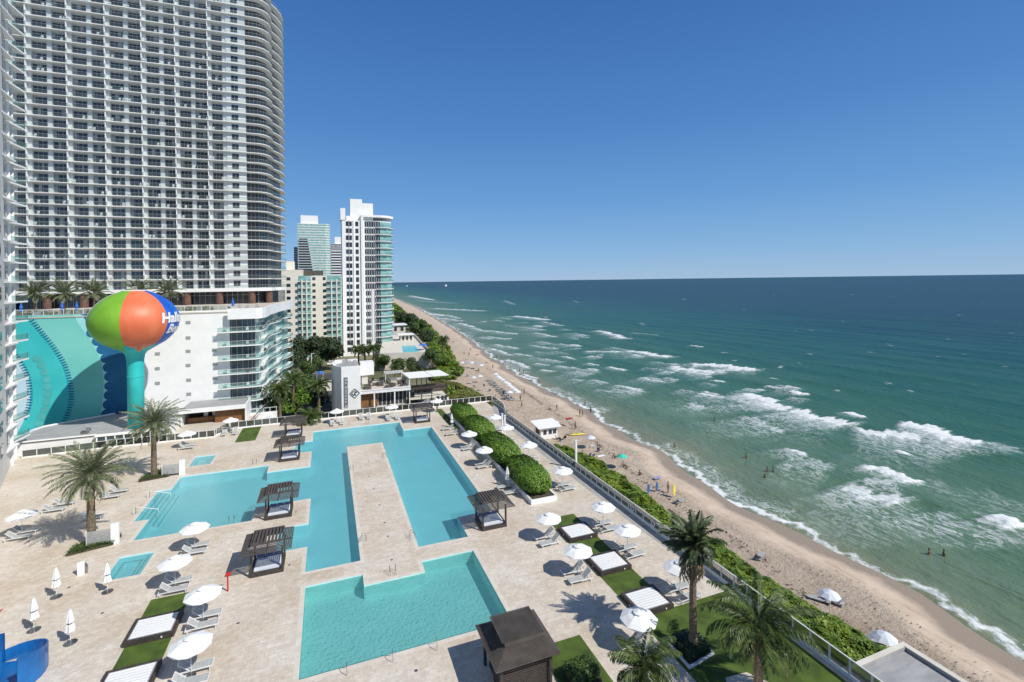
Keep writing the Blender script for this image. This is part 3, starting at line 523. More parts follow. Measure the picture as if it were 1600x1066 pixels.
# strip of sea grape outside the railing: nobody could count it
random.seed(55); mb=MB()
outer=[(18,42.3),(25,42.9),(30,42.0),(36,41.6),(43,41.9),(50,41.5),(58,42.2),(66,42.7),(72,42.3),(78,40.6),(84,36.2)]
oy=[a for a,b in outer]; ox=[b for a,b in outer]
def sg_top(x,y): return -.95+.75*mn.noise(Vector((x*.33,y*.33,3)))+.5*mn.noise(Vector((x*.9,y*.9,7)))
n=0
while n<56000:
    y=18+66*random.random()**1.25; xo=float(np.interp(y,oy,ox))+.6*mn.noise(Vector((y*.5,0,0))); x=random.uniform(35.5,xo)
    if y<25.4: continue
    e=(xo-x)/1.8; z=min(sg_top(x,y),-3.6+3.2*min(1,max(0,e)**.5)+.4) - random.random()**2*.55
    a=random.uniform(0,6.28); s=.17*random.uniform(.6,1.3)*(.8+y*.006); u=Vector((math.cos(a),math.sin(a),random.uniform(-.5,.5))); v=Vector((-math.sin(a),math.cos(a),random.uniform(-.6,.6))); q=Vector((x,y,z)); mb.face([q-u*s,q-v*s*.7,q+u*s,q+v*s*.7]); n+=1
for i in range(34):
    for j in range(5):
        y=25.3+i*1.76; xo=float(np.interp(y+1,oy,ox))-.5; x0=35.4+(xo-35.4)*j/5; x1=35.4+(xo-35.4)*(j+1)/5; 
        zf=lambda x,y: min(sg_top(x,y)-.45,-3.8+2.6*min(1,max(0,(float(np.interp(y,oy,ox))-x)/2.)**.6))
        if x1>x0+.05: mb.face([(x0,y,zf(x0,y)),(x1,y,zf(x1,y)),(x1,y+2,zf(x1,y+2)),(x0,y+2,zf(x0,y+2))])
tag(mb.build('sea_grape_thicket','leaf_grape',recalc=False),'dense green sea grape thicket growing on the sand outside the glass railing','shrubs',kind='stuff')
# dune grass beyond the far corner
random.seed(56); mb=MB(); dune=[G(700,604,-3.5),G(738,600,-3.5),G(776,621,-3.5),G(700,630,-3.5)]
def scatter(mb,poly,n,zf,size,k=0):
    x0=min(p[0] for p in poly);x1=max(p[0] for p in poly);y0=min(p[1] for p in poly);y1=max(p[1] for p in poly); c=0;g=0
    while c<n and g<n*20:
        g+=1; x,y=random.uniform(x0,x1),random.uniform(y0,y1); w_=False; j=len(poly)-1
        for i in range(len(poly)):
            if (poly[i][1]>y)!=(poly[j][1]>y) and x<(poly[j][0]-poly[i][0])*(y-poly[i][1])/(poly[j][1]-poly[i][1])+poly[i][0]: w_=not w_
            j=i
        if not w_: continue
        z=zf(x,y); a=random.uniform(0,6.28); s=size*random.uniform(.6,1.3); u=Vector((math.cos(a),math.sin(a),random.uniform(-.5,.9))); v=Vector((-math.sin(a),math.cos(a),random.uniform(-.5,.5))); q=Vector((x,y,z)); mb.face([q-u*s,q-v*s*.5,q+u*s,q+v*s*.5],k); c+=1
dz=lambda x,y: -3.4+.5*mn.noise(Vector((x*.3,y*.15,0)))
scatter(mb,[(29.5,112.5),(41.5,112.5),(41.5,125),(40.5,140),(37,156),(29.5,156)],15000,dz,.33)
mb.face([(29.5,112.,-3.75),(41.3,112.,-3.75),(41.2,125,-3.75),(40,140,-3.75),(36.5,156,-3.75),(29.5,156,-3.75)])
tag(mb.build('dune_grass','leaf_olive',recalc=False),'patch of yellow-green dune grass beyond the far corner of the railing','grass',kind='stuff')
# shrub belt along the upper beach beyond, reading as one mass
random.seed(57); mb=MB()
for (ya,yb,xa,xb,nn,sz,hh) in ((158,180,33,44,5000,.42,1.3),(180,260,42,53,9000,.6,2.2),(260,520,52,72,8000,1.1,3.),(520,1500,80,120,5000,2.6,4.)):
    for _ in range(nn):
        y=random.uniform(ya,yb); f=(y-ya)/(yb-ya); off_=random.uniform(-26,-17) if y>200 else random.uniform(-27,-19); x=float(shore(y))+off_-(4 if y<175 else 0)
        if y>400: x=float(shore(y))+random.uniform(-45,-24)
        z=-4+hh*(random.random()**.5)*(.7+.6*mn.noise(Vector((x*.1,y*.07,2)))); a=random.uniform(0,6.28); u=Vector((math.cos(a),math.sin(a),random.uniform(-.6,.6))); v=Vector((-math.sin(a),math.cos(a),random.uniform(-.6,.6))); q=Vector((x,y,z)); mb.face([q-u*sz,q-v*sz*.6,q+u*sz,q+v*sz*.6])
tag(mb.build('coastal_shrubs','leaf_grape',recalc=False),'green coastal scrub running along the top of the far beach','shrubs',kind='stuff')
# ---------------------------------------------------------------- railings
def railing(name,label,line,h=1.42,step=1.45,z=0,curb=.22,glass='rail_glass'):
    o0=line[0]; t=thing(name,label,'railing',(o0[0],o0[1],z)); L_=[(p[0]-o0[0],p[1]-o0[1]) for p in line]
    pts=[]; 
    for a,b in zip(L_,L_[1:]):
        d=math.dist(a,b); k=max(1,round(d/step)); pts+= [(a[0]+(b[0]-a[0])*i/k,a[1]+(b[1]-a[1])*i/k) for i in range(k)]
    pts.append(L_[-1])
    mb=MB(); mb.wallstrip(L_,.16,.0,curb); mb.build('curb','white',t); mb=MB(); mb.wallstrip(L_,.10,h-.06,h); mb.build('top_rail','white_metal',t)
    for i,(x,y) in enumerate(pts):
        MB().box(x-.055,x+.055,y-.055,y+.055,curb,h-.06).build('post','white_metal',t)
        if i+1<len(pts):
            q=pts[i+1]; d=Vector((q[0]-x,q[1]-y)).normalized()*.05; MB().strip([(x+d.x,y+d.y),(q[0]-d.x,q[1]-d.y)],curb+.02,h-.07).build('glass_panel',glass,t,recalc=False)
    return t
railing('glass_railing','long tinted glass railing with white posts between the deck and the beach',[(34.95,18),(34.95,96),(36.9,103),(36.9,110.6)],step=1.52)
railing('glass_railing','tinted glass railing along the back of the deck, ending at the beach corner',[(36.7,110.9),(-18.4,110.9)],step=1.4)
railing('glass_railing','short stepped glass railing in front of the bar terrace by the far parasol',[(-18.6,110.8),(-20.2,107.2),(-20.3,106.2),(-28.,106.6),(-37.,107.)],step=1.35)
railing('glass_railing','glass railing below the grey low roof, left of the glazed pavilion',[(-37.2,107.05),(-48.6,106.4)],step=1.9,h=1.35)
# ---------------------------------------------------------------- cabanas
def cabana_proto():
    t=thing('cabana','x','cabana'); 
    mb=MB()
    for a in (-1.5,1.38): mb.box(a,a+.12,-1.5,1.5,0,.42)
    for a in (-1.5,1.38): mb.box(-1.38,1.38,a,a+.12,0,.42)
    mb.build('base','wood_dark',t)
    MB().box(-1.37,1.37,-1.37,1.37,.06,.40).build('platform','wood_dark',t)
    mb=MB(); mb.box(-1.2,1.2,-1.2,.95,.405,.58); mb.build('mattress','cushion',t)
    for x in (-.8,0,.8): MB().box(x-.35,x+.35,.97,1.25,.41,.82).build('pillow','cushion_blue',t)
    for x in (-1,1):
        for y in (-1,1): MB().box(x*1.4-.09,x*1.4+.09,y*1.4-.09,y*1.4+.09,.42,2.62).build('post','wood_dark',t)
    mb=MB(); K=7
    for k in range(K):
        a=2.3-k*.143; b=a-.118; z=2.60+k*.074; h=.05
        for (x0,x1,y0,y1) in ((-a,a,-a,-b),(-a,a,b,a),(-a,-b,-b,b),(b,a,-b,b)): mb.box(x0,x1,y0,y1,z,z+h)
    mb.box(-2.2,2.2,-.06,.06,2.50,2.59); mb.box(-.06,.06,-2.2,2.2,2.492,2.588); rf=mb.build('roof','wood_grey',t)
    mb=MB(); a=1.45
    for x in (-a,a-.1): mb.box(x,x+.1,-a,a,3.06,3.32)
    for y in (-a,a-.1): mb.box(-a+.1,a-.1,y,y+.1,3.06,3.32)
    for i in range(8):
        x=-a+.14+i*(2*a-.28)/8; w_=(2*a-.28)/8; mb.box(x+.06,x+w_-.06,-a+.1,a-.1,3.20,3.34)
    mb.box(-1.3,-.1,-1.3,1.3,3.08,3.12); mb.box(-.1,1.3,.2,1.3,3.08,3.12)
    mb.build('roof_cap','wood_grey',t)
    return t
cab=cabana_proto()
CB=[((-5.95,67.75),'dark slatted cabana with blue bedding on the middle pool peninsula'),((-5.95,55.4),'dark slatted cabana nearest on the left side, by the red post'),((-6.1,88.5),'dark slatted cabana on the second-farthest peninsula, right behind the pool ladder'),((-6.3,101.6),'farthest dark cabana on the left side of the pool, overlapped by the one before it'),((17.95,55.2),'dark slatted cabana at the right corner of the long pool'),((18.1,101.2),'dark cabana at the far right end of the pool by the back railing')]
for i,(p,lb) in enumerate(CB): place(cab,i>0,(p[0],p[1],0),0,lb); 
for o in [o for o in C.objects if o.name.startswith('cabana')]: o['group']='slatted cabanas round the pool'
# the large ribbed hut at the bottom edge
t=thing('pool_hut','large brown ribbed-roof hut with louvred walls at the bottom edge','hut',(12.65,33.2,0))
mb=MB(); a=1.75
for y in range(14):
    z=.05+y*.17; mb.box(-a,a,-a,-a+.08,z,z+.13); mb.box(a-.08,a,-a+.08,a,z,z+.13); mb.box(-a,-a+.08,-a+.08,.2,z,z+.13)
mb.build('louvred_wall','wood_dark',t)
for x in (-1,1):
    for y in (-1,1): MB().box(x*1.85-.1,x*1.85+.1,y*1.85-.1,y*1.85+.1,0,2.7).build('post','wood_dark',t)
MB().box(-1.6,1.6,-1.6,1.6,0,.4).build('platform','wood_dark',t); MB().box(-1.5,.3,-1.2,1.5,.42,.6).build('mattress','cushion_blue',t)
mb=MB(); 
for k in range(13):
    a=2.42-k*.088; b=a-.07; z=2.72+k*.055
    for (x0,x1,y0,y1) in ((-a,a,-a,-b),(-a,a,b,a),(-a,-b,-b,b),(b,a,-b,b)): mb.box(x0,x1,y0,y1,z,z+.05)
mb.prism([(-2.38,-2.38),(2.38,-2.38),(2.38,2.38),(-2.38,2.38)],2.66,2.715); mb.build('roof','hut_roof',t)
mb=MB(); a=1.62
mb.box(-a+.25,a,-1.35,1.35,3.44,3.80)
for i in range(30): x=-a+.02+i*(2*a-.03)/30; mb.box(x,x+.065,-1.42,1.42,3.805,3.88)
mb.build('roof_cap','hut_roof',t)
# ---------------------------------------------------------------- parasols
def parasol_proto(r=1.48,name='parasol',tilt=0):
    t=thing(name,'x','parasol'); n=8; mb=MB(); zs=[2.86,2.62,2.34]; rs=[.28,.28+(r-.28)*.5,r]
    for i in range(n):
        a0=i*2*math.pi/n+.2; a1=a0+2*math.pi/n
        for (ra,za,rb,zb) in ((.001,3.02,.44,2.86),(.34,2.78,rs[1],zs[1]),(rs[1],zs[1],rs[2],zs[2])):
            mb.face([(ra*math.cos(a0),ra*math.sin(a0),za),(rb*math.cos(a0),rb*math.sin(a0),zb),(rb*math.cos(a1),rb*math.sin(a1),zb),(ra*math.cos(a1),ra*math.sin(a1),za)])
        am=(a0+a1)/2; rm=r*math.cos(math.pi/n)*.985
        mb.face([(r*math.cos(a0),r*math.sin(a0),2.34),(rm*math.cos(am),rm*math.sin(am),2.33),(r*math.cos(a1),r*math.sin(a1),2.34),(rm*math.cos(am)*1.0,rm*math.sin(am),2.20)])
    mb.build('canopy','canvas',t,recalc=False)
    mb=MB()
    for i in range(n): a=i*2*math.pi/n+.2; mb.tube([(0,0,2.55),(.96*r*math.cos(a),.96*r*math.sin(a),2.31)],.012,4)
    mb.build('ribs','steel',t); MB().tube([(0,0,.05),(0,0,2.95)],.025,8).build('pole','white_metal',t); MB().lathe([(.33,0),(.33,.05),(.08,.09),(.05,.3)],16).build('foot','steel',t)
    return t
par=parasol_proto()
PZ=2.55
PU=[((857,808),'white parasol left of the farthest daybed, near the pool-corner cabana'),((903,858),'white parasol left of the middle daybed on the right grass strip'),((998,963),'biggest white parasol with creased canopy, just before the third daybed'),((942,790),'white parasol by the glass railing level with the farthest daybed'),((980,826),'white parasol by the glass railing level with the middle daybed'),((1062,884),'white parasol half hidden behind the wind-blown palm'),
((773,651),'farthest white parasol in the row between hedge and beach railing'),((791,667),'second-farthest white parasol between hedge and beach railing'),((826,694),'white parasol beside the second hedge mound, on the railing side'),((879,734),'white parasol right of the nearest hedge mound'),((733,677),'white parasol on the pool side of the third hedge mound'),((757,702),'white parasol on the pool side of the second hedge mound'),
((526,642),'white parasol by the back railing under the restaurant sign wall'),((612,635),'white parasol by the back railing in front of the restaurant terrace'),((682,626),'white parasol behind the far right cabana'),((360,656),'white parasol over dark chairs at the stepped railing near the turf square'),((292,677),'white parasol by the railing just right of the farther date palm'),((34,803),'white parasol over shaded loungers at the far left, left of the big date palm'),
((304,823),'farthest white parasol of the row left of the pool'),((273,876),'white parasol beside the small spa tub'),((317,925),'white parasol beside the farther left daybed'),((298,1003),'nearest and largest white parasol, beside the left grass strip')]
UP=[]
for i,(p,lb) in enumerate(PU):
    x,y=G(p[0],p[1],PZ); UP.append((x,y)); place(par,i>0,(x,y,0.02),random.uniform(-.3,.3),lb)
for o in C.objects:
    if o.name.startswith('parasol'): o['group']='open white parasols on the deck'
def closed_proto():
    t=thing('closed_parasol','x','parasol'); mb=MB(); pr=[(.02,2.75),(.10,2.6),(.20,2.1),(.26,1.75),(.17,1.62),(.24,1.45),(.33,1.02),(.30,.98)]
    b=[]
    for r,z in pr: b.append((r,z))
    n=12; base=len(mb.v)
    for r,z in pr:
        for i in range(n): a=i*2*math.pi/n; q=r*(1.12 if i%2 else .82); mb.v.append((q*math.cos(a),q*math.sin(a),z))
    for j in range(len(pr)-1):
        for i in range(n): k=(i+1)%n; mb.f.append((base+j*n+i,base+j*n+k,base+(j+1)*n+k,base+(j+1)*n+i)); mb.mi.append(0)
    mb.build('canopy','canvas',t,recalc=False); MB().lathe([(.185,1.58),(.2,1.61),(.185,1.66)],12).build('strap','wood_dark',t)
    MB().tube([(0,0,.04),(0,0,2.85)],.028,8).build('pole','white_metal',t); MB().lathe([(.46,0),(.46,.045),(.10,.08),(.06,.25)],18).build('foot','steel',t); return t
clp=closed_proto()
CP=[((88,933),0,'folded white parasol on the left terrace, by the small white signboard'),((168,925),0,'folded white parasol at the corner of the near spa tub'),((53,985),0,'leftmost folded white parasol, above the blue slide'),((110,1005),0,'nearest folded white parasol, right of the blue slide'),((706,668),0,'folded white parasol beside the farthest hedge mound'),((793,760),0,'folded white parasol behind the pool-corner cabana, by the nearest hedge mound')]
for i,(p,z,lb) in enumerate(CP):
    x,y=G(p[0],p[1],0); place(clp,i>0,(x,y,0),i*.4,lb)['group']='folded parasols'
# ---------------------------------------------------------------- loungers (head at -x, feet at +x)
def lounger_proto(back=.72):
    t=thing('sun_lounger','x','sun lounger'); mb=MB()
    for y in (-.34,.30): mb.box(-1.0,1.0,y,y+.04,.26,.33)
    mb.box(.96,1.0,-.30,.30,.26,.33); mb.box(-1.0,-.96,-.30,.30,.26,.33); mb.build('frame','white_metal',t)
    MB().box(-.28,.96,-.295,.295,.325,.345).build('seat','sling',t)
    mb=MB(); c,s=math.cos(back),math.sin(back)
    def bk(a,b,y0,y1,th):
        P0=(-.28-a*c,.335+a*s);P1=(-.28-b*c,.335+b*s); nx,nz=s*th,c*th
        mb.face([(P0[0],y0,P0[1]),(P1[0],y0,P1[1]),(P1[0],y1,P1[1]),(P0[0],y1,P0[1])]); mb.face([(P0[0]+nx,y0,P0[1]+nz),(P1[0]+nx,y0,P1[1]+nz),(P1[0]+nx,y1,P1[1]+nz),(P0[0]+nx,y1,P0[1]+nz)])
        mb.face([(P1[0],y0,P1[1]),(P1[0]+nx,y0,P1[1]+nz),(P1[0]+nx,y1,P1[1]+nz),(P1[0],y1,P1[1])]); 
        for yy_ in (y0,y1): mb.face([(P0[0],yy_,P0[1]),(P1[0],yy_,P1[1]),(P1[0]+nx,yy_,P1[1]+nz),(P0[0]+nx,yy_,P0[1]+nz)])
    bk(0,.74,-.29,.29,.02); b_=mb.build('backrest','sling',t,recalc=False); mb=MB(); bk(0,.78,-.34,-.30,.04); bk(0,.78,.30,.34,.04); bk(.745,.785,-.30,.30,.04); mb.build('back_frame','white_metal',t,recalc=False)
    for x in (-.85,.85):
        for y in (-.32,.32): MB().box(x-.025,x+.025,y-.02,y+.02,0,.26).build('leg','white_metal',t)
    return t
lg=lounger_proto(); nl=0
def lounge(x,y,rz,label,z=.0):
    global nl
    o=place(lg,nl>0,(x,y,z),rz+random.uniform(-.05,.05),label,1.2 if nl else 1.)
    o.scale=(1.2,)*3; o['group']='sling sun loungers'; nl+=1; return o
PI=math.pi
# (parasol index, heading: 0 feet to the right, PI feet to the left, -PI/2 feet to the camera)
PAIR=[(0,PI,'under the parasol left of the farthest right-hand daybed'),(1,PI,'under the parasol left of the middle right-hand daybed'),(2,PI,'under the creased parasol before the third daybed'),(3,0,'under the railing-side parasol level with the farthest daybed'),(4,0,'under the railing-side parasol level with the middle daybed'),(5,0,'under the parasol behind the wind-blown palm'),
(6,0,'under the farthest parasol between hedge and railing'),(7,0,'under the second-farthest parasol between hedge and railing'),(8,0,'under the parasol beside the second hedge mound, railing side'),(9,0,'under the parasol right of the nearest hedge mound'),(10,PI,'under the parasol on the pool side of the third hedge mound'),(11,PI,'under the parasol on the pool side of the second hedge mound'),
(17,0,'under the far left parasol beyond the big date palm'),(18,0,'under the farthest parasol of the row left of the pool'),(19,0,'under the parasol beside the small spa tub'),(20,0,'under the parasol beside the farther left daybed'),(21,0,'under the nearest parasol by the left grass strip'),(16,0,'under the parasol right of the farther date palm')]
for i,rz,ph in PAIR:
    x,y=UP[i]; dx=.15 if rz==0 else -.35
    lounge(x+dx,y-1.0,rz,'nearer lounger '+ph); lounge(x+dx,y+.45,rz,'farther lounger '+ph)
for i,ph in ((12,'by the back railing under the parasol before the sign wall'),(13,'by the back railing under the parasol before the restaurant'),(15,'by the stepped railing next to the turf square')):
    x,y=UP[i]; lounge(x-.9,y-1.1,-PI/2,'left lounger '+ph); lounge(x+.9,y-1.1,-PI/2,'right lounger '+ph)
for i,(px,py) in enumerate(((564,655),(576,654))): x,y=G(px,py,0); lounge(x,y,-PI/2,('left','right')[i]+' one of two unshaded loungers at the back railing, midway along')
for px,py,lb in ((706,680,'lounger in the shade of the folded parasol by the farthest hedge mound, nearer one'),(700,672,'lounger in the shade by the farthest hedge mound, farther one'),(796,773,'nearer lounger beside the folded parasol behind the pool-corner cabana'),(789,763,'farther lounger beside the folded parasol behind the pool-corner cabana')):
    x,y=G(px,py,0); lounge(x,y,PI,lb)
for px,py,lb in ((172,779,'lounger right behind the trunk of the big date palm'),(186,770,'lounger above the one behind the big date palm, farther from the camera'),(84,800,'lounger just right of the far left parasol'),(100,790,'lounger between the far left parasol and the big date palm'),(144,812,'lounger in the shade left of the towel screen')):
    x,y=G(px,py,0); lounge(x,y,0,lb)
# ---------------------------------------------------------------- daybeds on the grass strips
def daybed_proto():
    t=thing('daybed','x','daybed'); mb=MB(); 
    for a in (-1.75,1.55): mb.box(a,a+.2,-1.5,1.5,0,.42)
    for a in (-1.5,1.3): mb.box(-1.55,1.55,a,a+.2,0,.42)
    mb.box(-1.55,1.55,-1.3,1.3,0,.30); mb.build('frame','wood_dark',t); MB().box(-1.5,1.5,-1.25,1.25,.301,.405).build('underlay','underlay',t)
    mb=MB()
    for i in range(8): y=-1.16+i*.295; mb.box(-1.42,1.42,y,y+.235,.406,.43)
    mb.build('slatted_top','white',t)
    for x,y in ((-1.775,0.),(0.9,-1.525)): MB().box(x-.05,x+.05,y-.05,y+.05,.17,.27).build('lamp','lens',t)
    return t
db=daybed_proto()
for i,(x,y,lb) in enumerate(((26.35,49.1,'farthest white slatted daybed on the right grass strip'),(26.35,42.6,'middle white slatted daybed on the right grass strip'),(26.35,36.3,'nearest white slatted daybed on the right grass strip, above the creased parasol'),(-13.9,48.9,'farther white slatted daybed on the left grass strip'),(-13.9,42.9,'white slatted daybed cut by the bottom edge, left grass strip'))):
    place(db,i>0,(x,y,.03),0,lb)['group']='white slatted daybeds'
# ---------------------------------------------------------------- pool rails and ladders
def hoop(mb,x,y,dx,dy,h=.85,run=.75,n=8):
    """a single bent grab rail: post on the deck, arc out over the water"""
    pts=[(x,y,0),(x,y,h*.75)]
    for i in range(n+1): a=i/n; pts.append((x+dx*run*a,y+dy*run*a,h*.75+.25*h*math.sin(math.pi*min(1,a*1.15))-.95*h*max(0,a-.35)))
    mb.tube(pts,.024,6)
def grab(label,x,y,dx,dy,pair=True,name='grab_rail'):
    t=thing(name,label,'pool rail',(x,y,0)); px_,py_=-dy,dx
    for s in ((-.28,.28) if pair else (0,)):
        mb=MB(); hoop(mb,px_*s,py_*s,dx,dy); mb.build('rail','steel',t)
    return t
for px,py,dx,dy,pr,lb in ((542,1056,0,1,0,'single bent steel rail at the near edge of the lower pool, leftmost'),(614,1036,0,1,0,'single bent steel rail at the near edge of the lower pool, middle'),(683,1017,0,1,0,'single bent steel rail at the near edge of the lower pool, rightmost, by the hut'),
 (613,893,0,-1,1,'steel ladder rails on the near end of the stone walkway, over the lower pool'),(572,845,-1,0,1,'steel rails on the left side of the walkway, near its near end'),(640,842,1,0,1,'steel rails on the right side of the walkway, near its near end'),(552,735,-1,0,1,'steel rails on the left side of the walkway, near its far end'),(598,716,1,0,1,'steel rails on the right side of the walkway, near its far end'),
 (398,725,0,-1,1,'steel ladder rails by the second-farthest cabana'),(361,818,0,1,1,'steel ladder rails at the near pool edge left of the middle cabana'),(517,667,0,-1,1,'steel ladder rails at the far pool edge, left'),(574,662,0,-1,1,'steel ladder rails at the far pool edge, middle'),(602,659,0,-1,1,'steel ladder rails at the far pool edge, right'),(545,664,0,-1,0,'single steel rail at the far pool edge between two ladders')):
    x,y=G(px,py,0); grab(lb,x,y,dx,dy,bool(pr))
for k,(yy0,lb) in enumerate(((79.6,'farther white handrail running down the oblique pool steps'),(74.5,'nearer white handrail running down the oblique pool steps'))):
    t=thing('step_handrail',lb,'handrail',(-22.9,yy0,0)); MB().tube([(-.3,0,0),(-.3,0,.85),(0,0,.9),(2.3,0,.25),(2.3,0,-1.)],.045,6).build('rail','white_metal',t); MB().tube([(-.1,0,.9),(-.1,0,0)],.03,6).build('post','steel',t)
# red life-ring post, towel screens, signboard, drains
x,y=G(356,924,0); t=thing('rescue_post','bright red post with a hook head beside the nearest left cabana','post',(x,y,0)); MB().tube([(0,0,0),(0,0,1.5)],.07,8).build('pole','red',t); mb=MB(); mb.box(-.16,.22,-.09,.09,1.5,1.72); mb.tube([(.2,0,1.6),(.42,0,1.75)],.05,6); mb.build('head','red',t)
x,y=G(2,985,0); t=thing('rescue_post','red post at the left edge of the picture above the blue slide','post',(x-.3,y,0)); MB().tube([(0,0,0),(0,0,1.5)],.07,8).build('pole','red',t); mb=MB(); mb.box(-.16,.22,-.09,.09,1.5,1.72); mb.tube([(.2,0,1.6),(.42,0,1.75)],.05,6); mb.build('head','red',t)
for (x,y,lb) in ((-23.0,67.0,'white towel screen with slatted panel beside the big date palm'),(-21.4,87.3,'white towel screen beside the farther date palm')):
    t=thing('towel_screen',lb,'screen',(x,y,0)); MB().box(.0,.75,-.15,.15,0,2.3).build('pillar','white',t)
    mb=MB(); [mb.box(-2.2,-.08,-.03,.03,.35+i*.16,.47+i*.16) for i in range(9)]; mb.build('panel','frame_grey',t)
    for q in (-2.25,-.08): MB().box(q,q+.06,-.05,.05,0,1.95).build('post','white_metal',t)
x,y=G(126,898,0); t=thing('signboard','small white standing signboard between the folded parasol and the spa','sign',(x,y,0),.3); MB().box(-.25,.3,-.12,.12,0,1.25).build('board','white',t); mb=MB(); mb.tube([(.45,0,0),(.45,0,.7),(.38,0,1.05)],[.1,.13,.06],8); mb.build('stand','steel',t)
DR=[(372,974),(577,745),(584,764),(593,789),(601,817),(606,838),(612,875),(452,883),(462,800),(108,918),(160,958),(650,1048),(455,686),(576,721)]
for px,py in DR:
    x,y=G(px,py,0); o=tag(MB().lathe([(.13,.003),(.13,.012),(.1,.014)],12).build('floor_drain','steel'),'small dark round drain cover let into the travertine deck','drain cover','deck drain covers'); o.location=(x,y,0)
# life rings on the railing
for px,py,lb in ((991,795,'white life ring hanging on the beach railing, farther one'),(1023,819,'white life ring hanging on the beach railing, nearer one by the palm')):
    x,y=G(px,py,.6); me=MB(); N=20
    me.tube([(0,.30*math.cos(a*2*PI/N),.30*math.sin(a*2*PI/N)) for a in range(N+1)],.06,8); o=tag(me.build('life_ring','white',smooth=True),lb,'life ring','life rings on the railing'); o.location=(34.82,y,.72)
# blue slide
t=thing('water_slide','glossy blue curved slide chute in the bottom left corner','water slide',(-22.8,46.6,0)); mb=MB()
def chute(cx,cy,r0,a0,a1,h0,h1,N=18,th=.08):
    for i in range(N):
        a=a0+(a1-a0)*i/N; b=a0+(a1-a0)*(i+1)/N; f=lambda q:h0+(h1-h0)*((q-a0)/(a1-a0))**1.5
        for (ra,rb) in ((r0,r0),(r0-th,r0-th)):
            mb.face([(cx+ra*math.cos(a),cy+ra*math.sin(a),0),(cx+ra*math.cos(b),cy+ra*math.sin(b),0),(cx+ra*math.cos(b),cy+ra*math.sin(b),f(b)),(cx+ra*math.cos(a),cy+ra*math.sin(a),f(a))])
        mb.face([(cx+r0*math.cos(a),cy+r0*math.sin(a),f(a)),(cx+r0*math.cos(b),cy+r0*math.sin(b),f(b)),(cx+(r0-th)*math.cos(b),cy+(r0-th)*math.sin(b),f(b)),(cx+(r0-th)*math.cos(a),cy+(r0-th)*math.sin(a),f(a))])
chute(0,.2,2.6,R(160),R(-45),.7,2.5); mb.build('outer_wall','slide_blue',t,smooth=False); mb=MB(); chute(-1.9,.6,2.2,R(170),R(60),1.6,2.3); mb.build('inner_wall','slide_blue',t)
mb=MB(); mb.prism([(-3.2,-3.),(2.2,-3.),(2.3,0),(1.2,2.),(-1.,2.4),(-3.2,1.)],0.02,.12); mb.build('chute_floor','slide_blue',t)
# ---------------------------------------------------------------- the big hotel tower (front wall on y=170)
FH=3.0; Z0=27.6; NF=31; YT=170.
tw=thing('hotel_tower','giant white hotel tower with rows of dark balcony windows filling the upper left','hotel',(0,0,0))
def slab_outline(e=0):
    return [(-84,168.4-e),(-19.3,168.4-e),(-17.6,169.2),(-16.4,171),(-15.9,173.5),(-15.9,176),(-14.6,178.5),(-13.5,182),(-13.2,186),(-13.6,190),(-15.5,193),(-84,193)]
for k in range(NF+1):
    z=Z0+k*FH
    if k==0: MB().prism(slab_outline(.15),z-.8,z+.25).build('balcony_slab','pier_paint',tw)
    else: MB().prism(slab_outline(),z-.11,z+.11).build('balcony_slab','pier_paint',tw)
    o=slab_outline(-.12)[:10]; MB().strip(o,z+.2,z+1.12).build('balcony_railing','balcony_glass',tw,recalc=False)
    mb=MB(); mb.wallstrip(o,.05,z+1.12,z+1.17); mb.build('handrail','frame_grey',tw)
TOP=Z0+NF*FH
core=MB(); core.prism([(-84,170.3),(-23,170.3),(-23,171.4),(-19.5,171.4),(-17.8,173.4),(-17.3,177),(-15.9,180.5),(-15.1,184),(-15.2,189),(-17,192.5),(-84,192.5)],Z0,TOP); core.build('wall','stucco',tw)
fins=[-79.3,-75.0,-70.6,-66.2,-61.8,-57.6,-53.3,-49.0,-44.7,-40.8,-36.8,-32.5,-28.6]
for i,x in enumerate(fins): 
    MB().box(x-.5,x+.5,169.55,170.28,Z0+.14,TOP).build('pier','pier_paint',tw)
    if i%2: MB().box(x-.48,x-.30,168.6,169.54,Z0+.14,TOP).build('partition','white',tw)
MB().box(-28.1,-22.9,169.3,170.28,Z0+.14,TOP).build('pier','pier_paint',tw)
random.seed(3)
cand=[]
def window(x0,x1,y,z0,z1,nx,parent,name='window',tr=.62,fm='frame_grey',gm='glass_dark'):
    f=MB(); wd=x1-x0; 
    if gm=='glass_dark' and random.random()<.33: gm='glass_blue'
    for i in range(nx+1): x=x0+wd*i/nx; f.box(x-.045,x+.045,y-.09,y,z0,z1)
    f.box(x0,x1,y-.085,y,z1-.07,z1-.001); f.box(x0,x1,y-.085,y,z0+(z1-z0)*(1-tr)-.03,z0+(z1-z0)*(1-tr)+.03)
    return f
frest=MB(); prest=MB(); cnt=0
